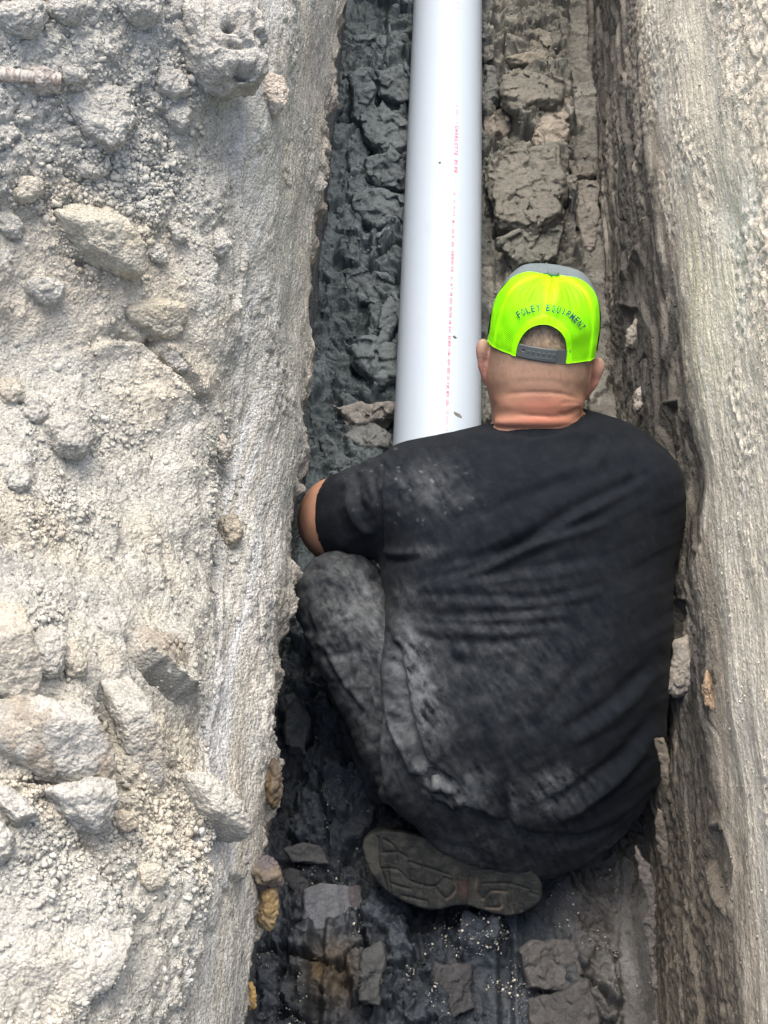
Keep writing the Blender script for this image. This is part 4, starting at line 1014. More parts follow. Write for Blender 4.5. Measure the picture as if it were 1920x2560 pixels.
# collar band round the neck opening
def ring(name, ctr, e, r, thick, width, mat, parent):
    e = e/np.linalg.norm(e); a = np.cross(e, [0, 0, 1.0]); a /= np.linalg.norm(a); b = np.cross(e, a)
    nu, nv = 96, 10; V = []
    for i in range(nu):
        t = 2*math.pi*i/nu; d = a*math.cos(t)+b*math.sin(t)
        for j in range(nv):
            s = 2*math.pi*j/nv; V.append(ctr+d*(r+thick*math.cos(s))+e*width*math.sin(s))
    i = np.arange(nu*nv).reshape(nu, nv); i2 = np.roll(i, -1, 0)
    Fq = np.stack([i, i2, np.roll(i2, -1, 1), np.roll(i, -1, 1)], -1).reshape(-1, 4)
    return np.array(V), Fq

# ---- trousers
ft = Field(Q(720, 2225, 2.4)-[0.02, 0.02, 0.4], Q(1720, 1380, 2.4)+[0.03, 0.08, 0.30], 0.0046)
ft.lo[2] = 2.0
ft.add(ft.lo, ft.lo+ft.n*ft.h, lambda a, b, c: np.maximum(loft(a, b, c, -0.005), (np.interp(960+a/c*FPX, HX, HY)-70-(1280-b/c*FPX))/FPX*2.15), 0)
hipL, kneeL = Q(1075, 1900, 2.19), Q(852, 1497, 2.225)
ft.cone(hipL, kneeL, 0.092, 0.0745, 0.03)
ft.cone(Q(950, 1640, 2.20), Q(905, 1600, 2.20), 0.070, 0.070, 0.03)
ft.cone(kneeL+[0, 0, 0.03], Q(850, 1560, 2.31), 0.066, 0.056, 0.03)
ft.cone(Q(842, 1560, 2.315), Q(975, 1950, 2.315), 0.052, 0.043, 0.006)
ft.cone(Q(1490, 1900, 2.20), to_q([0.275, 1.36, 0.16]), 0.088, 0.072, 0.03)
ft.cone(to_q([0.285, 1.36, 0.12]), Q(1290, 2170, 2.265), 0.055, 0.036, 0.02)
q, F = ft.mesh(); q = smooth_mesh(q, F, 2); N = vnorm(q, F); X, Y = XYc(q)
o8 = lambda pts: [(680+x*0.565, 1050+y*0.565) for x, y in pts]
D = np.zeros(len(q))
for pts, w, amp in [
 (o8([(150,830),(200,1000),(330,1200),(430,1340)]), 5, -0.005), (o8([(190,900),(260,1040),(380,1230),(440,1300)]), 7, 0.003),
 (o8([(420,700),(480,720),(510,760)]), 5, -0.005), (o8([(420,740),(470,770),(515,790)]), 5, 0.004), (o8([(430,790),(480,810),(510,840)]), 5, -0.004),
 (o8([(420,1350),(440,1200),(480,1100)]), 8, -0.006), (o8([(440,1500),(430,1380),(470,1200)]), 8, 0.006), (o8([(470,1650),(460,1450),(490,1250)]), 7, -0.006),
 (o8([(520,1700),(500,1500),(510,1300)]), 8, 0.006), (o8([(260,1130),(330,1170),(430,1180)]), 10, 0.003), (o8([(200,1000),(300,930),(420,900)]), 14, 0.003),
 (o8([(110,700),(180,660),(280,680)]), 10, -0.002),
 ([(1283,1970),(1290,2050),(1320,2130),(1330,2200)], 4, -0.004), ([(1292,1975),(1300,2050),(1330,2130)], 6, 0.0025),
 ([(1000,2060),(1100,2110),(1230,2140)], 9, -0.003), ([(1600,1990),(1500,2090),(1380,2130)], 10, 0.0035), ([(1590,2040),(1500,2120),(1420,2150)], 8, -0.003),
 ([(1040,2080),(1150,2150),(1280,2180)], 8, 0.003), ([(960,1960),(985,2030),(1040,2090)], 8, -0.004)]:
    D += stroke(X, Y, pts, w*1.2, amp*1.2)
for pts, w, amp in [([(742,1560),(800,1580),(880,1560),(950,1520)], 7, -0.005), ([(750,1610),(830,1640),(900,1620),(950,1590)], 7, -0.0045), ([(748,1585),(820,1610),(900,1590)], 8, 0.004), ([(790,1700),(860,1700),(930,1660)], 7, -0.004), ([(800,1450),(850,1470),(930,1455)], 7, -0.003)]:
    D += stroke(X, Y, pts, w, amp, taper=0.4)
D += 0.0022*(1-2*np.abs(fbm2((X*0.9-Y*0.42)/70, (Y*0.9+X*0.42)/26, 3, 217)))*sstep(0.3, -0.2, N[:, 2])*(X < 1000)
D += 0.004*fbm2((X-Y*0.5)/70, (Y+X*0.5)/70, 3, 211)*sstep(0.3, -0.2, N[:, 2])+0.001*fbm2(X/18, Y/18, 2, 212)
q = q+N*D[:, None]; q = smooth_mesh(q, F, 1)
n2 = fbm2(X/46, Y/46, 4, 213, 0.6); n3 = fbm2(X/14, Y/14, 3, 214)
du = 0.85*gauss(X, Y, 850, 1560, 150, 190)+0.8*gauss(X, Y, 960, 1800, 60, 160)+0.5*gauss(X, Y, 1540, 2110, 70, 22, -28)+0.4*gauss(X, Y, 1180, 2120, 160, 40, 10)+0.3
dust = np.clip(0.85*du*(0.5+0.45*n2+0.35*n3+0.35*fbm2(X/5, Y/5, 3, 215)+0.4*fbm2((X*0.5+Y)/60, (X-Y*0.5)/8, 3, 216)), 0, 1)*sstep(0.45, -0.2, N[:, 2])
pmesh('trousers', q, F, M_pants, attrs={'dust': dust})

# ---- head frame
roll = math.radians(6.5); s20, c20 = math.sin(math.radians(21)), math.cos(math.radians(21))
hz0 = np.array([0, c20, -s20])                     # in camera-frame coordinates (right, up, forward)
hz = hz0*math.cos(roll)+np.array([math.sin(roll), 0, 0])
hx = np.array([math.cos(roll), 0, 0])-hz0*math.sin(roll)
hy = np.cross(hx, hz)
if hy[2] < 0: hy = -hy
yw = 0.12; hx, hy = hx*math.cos(yw)-hy*math.sin(yw), hy*math.cos(yw)+hx*math.sin(yw)
O = Q(1352, 903, 2.125)+hy*0.101
HA = [hx, hy, hz]
def hp(x, y, z): return O+hx*x+hy*y+hz*z
fb = Field(Q(700, 1500, 2.3)-[0, 0.05, 0], Q(1700, 640, 2.3)+[0, 0.02, 0], 0.0032)
fb.lo = np.array([-0.20, -0.17, 2.04]); hi_b = np.array([0.50, 0.40, 2.66]); fb.n = np.ceil((hi_b-fb.lo)/fb.h).astype(int)+1
fb.F = np.full(fb.n, 0.08, np.float32)
fb.ell(hp(0, 0.0, 0.002), HA, (0.0765, 0.094, 0.098), 0)
fb.ell(hp(0, -0.014, -0.035), HA, (0.0735, 0.0835, 0.075), 0.03)
fb.ell(hp(0, 0.045, -0.055), HA, (0.066, 0.060, 0.072), 0.03)        # face and jaw
fb.ell(hp(0, 0.070, -0.105), HA, (0.040, 0.032, 0.026), 0.02)        # chin
fb.cone(hp(0, 0.100, 0.0), hp(0, 0.116, -0.038), 0.008, 0.013, 0.012) # nose
fb.ell(hp(0, 0.101, -0.066), HA, (0.024, 0.010, 0.009), 0.008)       # lips
fb.ell(hp(0.030, 0.088, 0.006), HA, (0.022, 0.010, 0.008), 0.01); fb.ell(hp(-0.030, 0.088, 0.006), HA, (0.022, 0.010, 0.008), 0.01)
fb.ell(hp(0.030, 0.092, -0.012), HA, (0.012, 0.008, 0.009), 0.003); fb.ell(hp(-0.030, 0.092, -0.012), HA, (0.012, 0.008, 0.009), 0.003)
fb.cone(hp(0, -0.016, -0.06), Q(1345, 1120, 2.29), 0.0715, 0.0735, 0.03)  # neck
fb.ell(Q(1352, 1012, 2.187), np.eye(3), (0.062, 0.013, 0.036), 0.022)  # roll of the neck
fb.ell(Q(1340, 1058, 2.20), np.eye(3), (0.064, 0.013, 0.042), 0.022)
fb.ell(Q(1345, 950, 2.20), np.eye(3), (0.070, 0.024, 0.052), 0.02)
for sgn, c0, tilt in ((-1, Q(1213, 896, 2.215), 0.0), (1, Q(1481, 940, 2.235), 0.0)):
    up = hz*1.0+hx*sgn*0.16; up /= np.linalg.norm(up)
    thin = hx*0.80*1.0+hy*0.60*sgn; thin -= up*(thin@up); thin /= np.linalg.norm(thin)
    wide = np.cross(up, thin)
    if (wide@hx)*sgn < 0: wide = -wide
    fb.ell(c0, [thin, wide, up], (0.0062, 0.0175, 0.031), 0.004)
    fb.ell(c0+up*0.016+wide*0.007, [thin, wide, up], (0.0085, 0.0105, 0.016), 0.006)
    fb.ell(c0-up*0.030-wide*0.004, [thin, wide, up], (0.0078, 0.009, 0.0115), 0.008)
    fb.ell(c0-wide*0.016-up*0.004, [thin, wide, up], (0.011, 0.012, 0.02), 0.008)
# shoulders and torso under the shirt
fb.add(fb.lo, fb.lo+fb.n*fb.h, lambda a, b, c: loft(a, b, c, -0.012), 0.02)
fb.cone(Q(1040, 1235, 2.20), A2+[0, 0, 0.0], 0.062, 0.069, 0.02)
wr = to_q([-0.035, 1.455, 0.255]); fb.cone(A2, A2+(wr-A2)*0.35, 0.069, 0.05, 0.015); fb.cone(A2+(wr-A2)*0.3, wr, 0.05, 0.028, 0.02)
eR = B2; wrR = to_q([0.125, 1.47, 0.22]); fb.cone(B1, eR, 0.060, 0.048, 0.02); fb.cone(eR, wrR, 0.047, 0.028, 0.02)
def hand(w0, dirw, spread, thumbside, down):
    """palm and five bent fingers closing over the end of the pipe (world directions)"""
    Rw = lambda v: np.array([v@cr, v@cu, v@cf])
    d = np.array(dirw, float); d /= np.linalg.norm(d); sp_ = np.array(spread, float); sp_ /= np.linalg.norm(sp_); dn = np.array(down, float); dn /= np.linalg.norm(dn)
    d, sp_, dn = Rw(d), Rw(sp_), Rw(dn)
    fb.ell(w0+d*0.05, [d, sp_, dn], (0.052, 0.042, 0.016), 0.012)
    for k, L in zip((-1.5, -0.5, 0.5, 1.5), (0.072, 0.082, 0.077, 0.060)):
        a = w0+d*0.09+sp_*0.021*k; b = a+(d*0.8+dn*0.5)*L*0.45; c = b+(d*0.35+dn*0.9)*L*0.33; e = c+(dn*0.95-d*0.2)*L*0.27
        fb.cone(a-d*0.02, b, 0.0095, 0.0088, 0.004); fb.cone(b, c, 0.0088, 0.0080, 0.002); fb.cone(c, e, 0.0080, 0.0068, 0.002)
    a = w0+d*0.03+sp_*0.036*thumbside; b = a+(d*0.5+sp_*0.6*thumbside+dn*0.5)*0.042; c = b+(d*0.7+dn*0.7)*0.03
    fb.cone(a, b, 0.013, 0.0105, 0.008); fb.cone(b, c, 0.0105, 0.008, 0.002)
hand(wr, (0.35, 0.30, -0.35), (-0.5, 0.85, 0.1), -1, (0.5, 0.1, -0.85))
hand(wrR, (-0.6, 0.15, -0.35), (0.2, 0.95, 0.0), -1, (-0.3, 0.1, -0.95))
q, F = fb.mesh(); q = smooth_mesh(q, F, 2); N = vnorm(q, F); X, Y = XYc(q)
D = np.zeros(len(q))
for pts, w, amp in [([(1262,985),(1330,981),(1400,984),(1452,1000)], 3.5, -0.0022), ([(1290,1036),(1350,1040),(1410,1040),(1455,1022)], 3.5, -0.0025),
                    ([(1395,1035),(1425,1033),(1452,1018)], 4, -0.0035), ([(1400,1010),(1430,1006),(1458,1012)], 4, -0.0015), ([(1260,958),(1350,952),(1440,968)], 8, -0.0007)]:
    D += stroke(X, Y, pts, w, amp)
D += 0.0004*fbm3(q*90, 2)
q = q+N*(D*(N[:, 2] < 0.2))[:, None]
rel = q-O; zx, zy, zh = rel@hx, rel@hy, rel@hz
n3 = fbm3(q*160, 3); n2 = fbm3(q*30, 3, 2)
ishead = (np.abs(zx) < 0.12) & (zh > -0.2) & (np.linalg.norm(rel, axis=1) < 0.25)
hair = ishead*sstep(-0.035, 0.018, zh+0.006*n2-0.01)*(zy < 0.075)
fade = ishead*sstep(-0.085, -0.01, zh+0.008*n2)*(0.75+0.25*sstep(0.02, 0.065, np.abs(zx)))
skin = mix3(np.broadcast_to(C_(.37, .205, .135), q.shape), C_(.54, .18, .115), np.clip(0.62*gauss(X, Y, 1365, 1015, 85, 30)*(1+0.6*n2)+0.5*gauss(X, Y, 1350, 1055, 100, 14), 0, 1))
skin = mix3(skin, C_(.56, .22, .17), np.clip(gauss(X, Y, 1205, 900, 18, 60)+gauss(X, Y, 1490, 935, 18, 60), 0, 1)*0.8)
skin = mix3(skin, C_(.30, .165, .105), 0.25*sstep(0, 0.6, n2))
skin = mix3(skin, C_(.27, .20, .155), fade*0.62)
hn = fbm3(q*np.array([420, 260, 300]), 3, 5)
skin = mix3(skin, C_(.21, .165, .11)*(1+1.2*np.clip(hn, -.6, .8))[:, None], hair*0.92)
skin = skin*(1-0.35*fade*(1-hair)*np.clip(hn*1.6, 0, 1))[:, None]
skin = skin*(1-0.30*ishead*sstep(0.03, 0.07, np.abs(zx))*sstep(-0.10, -0.03, zh)*(np.abs(zx) < 0.079)*(zy < 0.03))[:, None]
skin = mix3(skin, C_(.10, .07, .05), (vn3(q*110) > 0.86)*0.3*(zh < -0.03))
m, n, l, b = mat_new('skin', rough=0.58, spec=0.3)
at = N_(n, 'ShaderNodeAttribute', attribute_name='Col'); l.new(at.outputs['Color'], b.inputs['Base Color'])
b.inputs['Subsurface Weight'].default_value = 0.12; b.inputs['Subsurface Radius'].default_value = (0.012, 0.005, 0.003); b.inputs['Subsurface Scale'].default_value = 0.6
tc = n.new('ShaderNodeTexCoord'); no = N_(n, 'ShaderNodeTexNoise', Scale=900.0, Detail=3.0); l.new(tc.outputs['Object'], no.inputs['Vector'])
bp = N_(n, 'ShaderNodeBump', Strength=0.35, Distance=0.0006); l.new(no.outputs[0], bp.inputs['Height']); l.new(bp.outputs[0], b.inputs['Normal'])
M_skin = m
pmesh('body', q, F, M_skin, col3=np.clip(skin, 0.01, 0.9))
# ---- beard
fd = Field(hp(0, 0.03, -0.09)-0.12, hp(0, 0.03, -0.09)+0.12, 0.004)
fd.ell(hp(0, 0.045, -0.062), HA, (0.0705, 0.062, 0.070), 0); fd.ell(hp(0, 0.068, -0.108), HA, (0.046, 0.037, 0.032), 0.02)
fd.ell(hp(-0.045, 0.030, -0.080), HA, (0.031, 0.035, 0.04), 0.02); fd.ell(hp(0.045, 0.030, -0.080), HA, (0.031, 0.035, 0.04), 0.02)
def bcut(a, b_, c):
    x = (a-O[0])*hx[0]+(b_-O[1])*hx[1]+(c-O[2])*hx[2]; y = (a-O[0])*hy[0]+(b_-O[1])*hy[1]+(c-O[2])*hy[2]; z = (a-O[0])*hz[0]+(b_-O[1])*hz[1]+(c-O[2])*hz[2]
    m1 = z+0.045-0.35*np.maximum(np.abs(x)-0.045, 0)*2; m2 = 0.008-y
    mouth = 0.018-np.sqrt((x*0.7)**2+((z+0.066)*1.3)**2+(y-0.105)**2)
    return np.maximum(np.maximum(m1, m2), mouth)
fd.sub(bcut)
q, F = fd.mesh(); q = smooth_mesh(q, F, 2); N = vnorm(q, F); q = q+N*(0.0012*fbm3(q*260, 2))[:, None]
M_beard = mat_new('beard_hair', (.035, .024, .018), 0.8, 0.2)[0]
pmesh('beard', q, F, M_beard)

# ---- cap
cap = bpy.data.objects.new('cap', None); col.objects.link(cap); cap.parent = person
cap.location = Vector(from_q(O))-person.location
def cmesh(name, q, F, mat, **kw):
    V = from_q(q)-from_q(O); return mesh_np(name, V, F, mat, parent=cap, **kw)
CA, CB, CH = 0.0865, 0.1015, 0.1125
PH0, AH = 0.455, 0.056
def dome(ph, z, grow=0.0):
    n = 3.1
    rho = (1-np.clip(z, 0, 1)**n)**(1/n)
    fr = sstep(1.35, 2.0, np.abs(ph))
    hgt = CH*z*(1+0.085*fr*sstep(0.1, 0.5, rho))
    lean = 0.006*fr
    x = (CA+grow)*rho*np.sin(ph); y = -(CB+grow+0.004*fr)*rho*np.cos(ph)
    return O+x[..., None]*hx+y[..., None]*hy+(hgt+grow*z)[..., None]*hz
def shell(ph, zlow, nz, thick=0.0016):
    v = np.linspace(0, 1, nz)**0.9
    th = v[None, :]; z0 = zlow[:, None]
    # parameterise by angle so the top is well sampled
    a0 = np.arcsin(np.clip(z0, 0, 1)); ang = a0+(math.pi/2-a0)*th; z = np.sin(ang)
    PH = np.broadcast_to(ph[:, None], z.shape)
    return PH, z
def cap_piece(name, phs, mat, zlow):
    PH, z = shell(phs, zlow, 90)
    q = dome(PH, z); n0, n1 = z.shape
    D = np.zeros(z.shape)
    ap = np.abs(PH)
    for sph in (0.0, 1.02, 1.75):                      # seams
        D += 0.0014*np.exp(-((ap-sph)/0.035)**2)*(z < 0.995)
    arch = np.sqrt((PH/(PH0+0.10))**2+(z*CH/(AH+0.011))**2)
    band = sstep(1.06, 0.98, arch)
    rimb = sstep(0.16, 0.12, z)*(ap > PH0)*0
    D += 0.0011*band
    D += 0.0022*vn2(PH*3, z*3, 5)+0.0009*np.sin(ap*9)*z*0+0.0012*fbm2(PH*6, z*5, 2, 6)
    puck = np.exp(-((ap-0.75)/0.3)**2)*np.exp(-((z-0.9)/0.12)**2); D += 0.0015*puck*np.sin(ap*38)
    N = np.cross(np.gradient(q, axis=0), np.gradient(q, axis=1)); N /= np.linalg.norm(N, axis=-1, keepdims=True)+1e-12
    if ((q-O)*N).sum() < 0: N = -N
    out = q+N*D[..., None]
    inn = out-N*0.0018
    V = np.vstack([out.reshape(-1, 3), inn.reshape(-1, 3)]); F1 = grid_faces(n0, n1); F2 = F1[:, ::-1]+n0*n1
    e = []
    g = np.arange(n0*n1).reshape(n0, n1)
    for line in (g[:, 0], g[0, :], g[-1, :]):
        e.append(np.stack([line[:-1], line[1:], line[1:]+n0*n1, line[:-1]+n0*n1], -1))
    seam = np.exp(-((ap*np.maximum(np.sqrt(1-z**2), 0.05)*CA)/0.0075)**4)+np.exp(-(((ap-1.02)*np.maximum(np.sqrt(1-z**2), 0.05)*CA)/0.006)**4)
    solid = np.clip(seam+band, 0, 1)
    u = PH*CA; vv = z*CH
    a2 = lambda a: np.concatenate([a.ravel(), a.ravel()])
    return cmesh(name, V, np.vstack([F1, F2]+e), mat, attrs={'solid': a2(solid), 'mu': a2(u), 'mv': a2(np.arcsin(z)*CH)})
m, n, l, b = mat_new('neon_mesh', rough=0.6, spec=0.2)
sa = N_(n, 'ShaderNodeAttribute', attribute_name='solid'); ua = N_(n, 'ShaderNodeAttribute', attribute_name='mu'); va = N_(n, 'ShaderNodeAttribute', attribute_name='mv')
hu = math_node(n, l, 'SINE', math_node(n, l, 'MULTIPLY', ua.outputs['Fac'], 1750.0)); hv = math_node(n, l, 'SINE', math_node(n, l, 'MULTIPLY', va.outputs['Fac'], 1750.0))
ho = maprange(n, l, math_node(n, l, 'MULTIPLY', hu, hv), 0.0, 0.6, 0.0, 1.0)
ho = math_node(n, l, 'MULTIPLY', ho, math_node(n, l, 'SUBTRACT', 1.0, sa.outputs['Fac']))
mx = n.new('ShaderNodeMix'); mx.data_type = 'RGBA'; mx.inputs[6].default_value = (.50, 1.0, .0, 1); mx.inputs[7].default_value = (.10, .42, .0, 1)
mb = n.new('ShaderNodeMix'); mb.data_type = 'RGBA'; mb.inputs[6].default_value = (.27, .90, .0, 1); mb.inputs[7].default_value = (.29, .97, .0, 1)
l.new(sa.outputs['Fac'], mb.inputs[0]); l.new(mb.outputs[2], mx.inputs[6]); l.new(ho, mx.inputs[0]); l.new(mx.outputs[2], b.inputs['Base Color'])
bp = N_(n, 'ShaderNodeBump', Strength=0.6, Distance=0.0008, invert=True); l.new(ho, bp.inputs['Height']); l.new(bp.outputs[0], b.inputs['Normal'])
M_neon = m
M_grey = soil_mat('grey_twill', fine=1500, var=0.12, bump=0.0003, wetattr=False, color=(.12, .15, .16))
M_strap = mat_new('grey_plastic', (.07, .082, .084), 0.45, 0.4)[0]
ph = np.unique(np.concatenate([np.linspace(-1.62, 1.62, 260), PH0*np.sin(np.linspace(-math.pi/2, math.pi/2, 80))]))
zl = np.where(np.abs(ph) < PH0, AH/CH*np.sqrt(np.clip(1-(ph/PH0)**2, 0, 1))**0.8, 0.0)
cap_piece('mesh_panel', ph, M_neon, zl)
ph2 = np.linspace(1.60, 2*math.pi-1.60, 160); ph2 = np.where(ph2 > math.pi, ph2-2*math.pi, ph2)
# front panel stays one strip
def front_piece():
    t = np.linspace(1.60, 2*math.pi-1.60, 160); PH, z = shell(t, np.zeros(160), 60)
    fr = sstep(1.60, 2.1, np.minimum(PH, 2*math.pi-PH)); rho = (1-z**3.1)**(1/3.1)
    x = (CA+0.001)*rho*np.sin(PH); y = -(CB+0.001+0.004*fr)*rho*np.cos(PH); hgt = CH*z*(1+0.11*sstep(0.12, 0.6, rho)*fr)+0.001
    q = O+x[..., None]*hx+y[..., None]*hy+hgt[..., None]*hz
    cmesh('front_panel', q.reshape(-1, 3), grid_faces(160, 60), M_grey)
front_piece()
# brim
u = np.linspace(-1, 1, 60); v = np.linspace(0, 1, 16); U, Vv = np.meshgrid(u, v, indexing='ij')
bxx = U*0.083; byy = np.sqrt(np.clip(1-(U*0.083/CA)**2, 0, 1))*CB-0.004+Vv*0.072*(1-np.abs(U)**2.6*0.96); bzz = 0.004-0.022*U**2-0.012*Vv
top = O+bxx[..., None]*hx+byy[..., None]*hy+bzz[..., None]*hz
V = np.vstack([top.reshape(-1, 3), (top-hz*0.003).reshape(-1, 3)]); g = np.arange(960).reshape(60, 16); Fb = [grid_faces(60, 16), grid_faces(60, 16)[:, ::-1]+960]
for line in (g[:, 0], g[:, -1], g[0], g[-1]): Fb.append(np.stack([line[:-1], line[1:], line[1:]+960, line[:-1]+960], -1))
cmesh('brim', V, np.vstack(Fb), M_grey)
# button
bv, bf = ico(3); cmesh('button', hp(0, -0.003, CH+0.003)+bv[:, :1]*0.0098*hx+bv[:, 1:2]*0.0098*hy+bv[:, 2:]*0.0058*hz, bf, M_grey)
# strap
phs = np.linspace(-PH0-0.06, PH0+0.06, 220); zs2 = np.linspace(0.0, 0.0215, 36); PHs, Zs = np.meshgrid(phs, zs2, indexing='ij')
arc = PHs*CA*1.05; Ds = np.full(PHs.shape, -0.0006)
over = sstep(0.0245, 0.0235, arc)*sstep(0.0, 0.0012, Zs-0.0008)*sstep(0.0215, 0.0203, Zs)
Ds = Ds+0.0016*over
for k in range(7):
    rr = np.sqrt((arc+0.030-k*0.0083)**2+(Zs-0.0125)**2)
    Ds += (0.0011 if k else -0.0022)*np.exp(-(rr/0.0019)**4)-(0.0012*np.exp(-(rr/0.0009)**4) if k else 0)
Ds += 0.0004*np.exp(-((Zs-0.0055)/0.0008)**2)*(np.abs(arc-0.002) < 0.014)
x = (CA+Ds)*np.sin(PHs); y = -(CB+Ds)*np.cos(PHs); qs = O+x[..., None]*hx+y[..., None]*hy+(Zs-0.001)[..., None]*hz
x2 = (CA-0.002)*np.sin(PHs); y2 = -(CB-0.002)*np.cos(PHs); qi = O+x2[..., None]*hx+y2[..., None]*hy+(Zs-0.001)[..., None]*hz
nn_ = 220*36; g = np.arange(nn_).reshape(220, 36); Fb = [grid_faces(220, 36), grid_faces(220, 36)[:, ::-1]+nn_]
for line in (g[:, 0], g[:, -1], g[0], g[-1]): Fb.append(np.stack([line[:-1], line[1:], line[1:]+nn_, line[:-1]+nn_], -1))
cmesh('strap', np.vstack([qs.reshape(-1, 3), qi.reshape(-1, 3)]), np.vstack(Fb), M_strap)
# lettering
def glyph(ch, bold=0.0):
    cu_ = bpy.data.curves.new('glyph', 'FONT'); cu_.body = ch; cu_.size = 1.0; cu_.offset = bold; cu_.resolution_u = 3
    ob = bpy.data.objects.new('glyph', cu_); me = ob.to_mesh()
    v = np.array([x.co[:] for x in me.vertices]); f = [tuple(p.vertices) for p in me.polygons]; ob.to_mesh_clear()
    bpy.data.objects.remove(ob); bpy.data.curves.remove(cu_)
    return v, f
def poly_obj(name, V, Fl, mat, parent=None):
    me = bpy.data.meshes.new(name); me.from_pydata([tuple(x) for x in V], [], Fl); me.materials.append(mat); me.update()
    o = bpy.data.objects.new(name, me); col.objects.link(o)
    if parent is not None: o.parent = parent
    return o
def cap_text(txt):
    # letters sit on an arc over the opening, in the back-of-cap plane (x, z)
    VV, FF_ = [], []
    adv = np.array([1.0 if c != ' ' else 0.8 for c in txt]); pos = (np.cumsum(adv)-adv/2); pos = pos-pos.mean()
    Rr, zc, xc = 0.0560, 0.0215, 0.002
    step = 1.93/len(txt)
    for c, p in zip(txt, pos):
        if c == ' ': continue
        v, f = glyph(c, 0.02)
        cx = (v[:, 0].max()+v[:, 0].min())/2; w = max(np.ptp(v[:, 0]), 0.3)
        gx = (v[:, 0]-cx)/w*0.0052*(0.55 if c == 'I' else 1.0)*(1.2 if c == 'M' else 1); gz = v[:, 1]*0.0095/0.72
        th = p*step+0.08
        rad = Rr+gz
        xx = xc+rad*np.sin(th)+gx*np.cos(th); zz = zc+rad*np.cos(th)*0.93-gx*np.sin(th)
        z = np.clip(zz/CH, 0, 0.999); rho = (1-z**3.1)**(1/3.1); s = np.clip(xx/((CA)*rho), -0.98, 0.98)
        phh = np.arcsin(s)
        q0 = dome(phh, z, 0.0040); k0 = len(VV)
        VV += list(from_q(q0)-from_q(O)); FF_ += [tuple(i+k0 for i in t) for t in f]
    return poly_obj('lettering', VV, FF_, M_ink, cap)
M_ink = mat_new('grey_thread', (.03, .075, .08), 0.8, 0.1)[0]
cap_text('FOLEY EQUIPMENT')

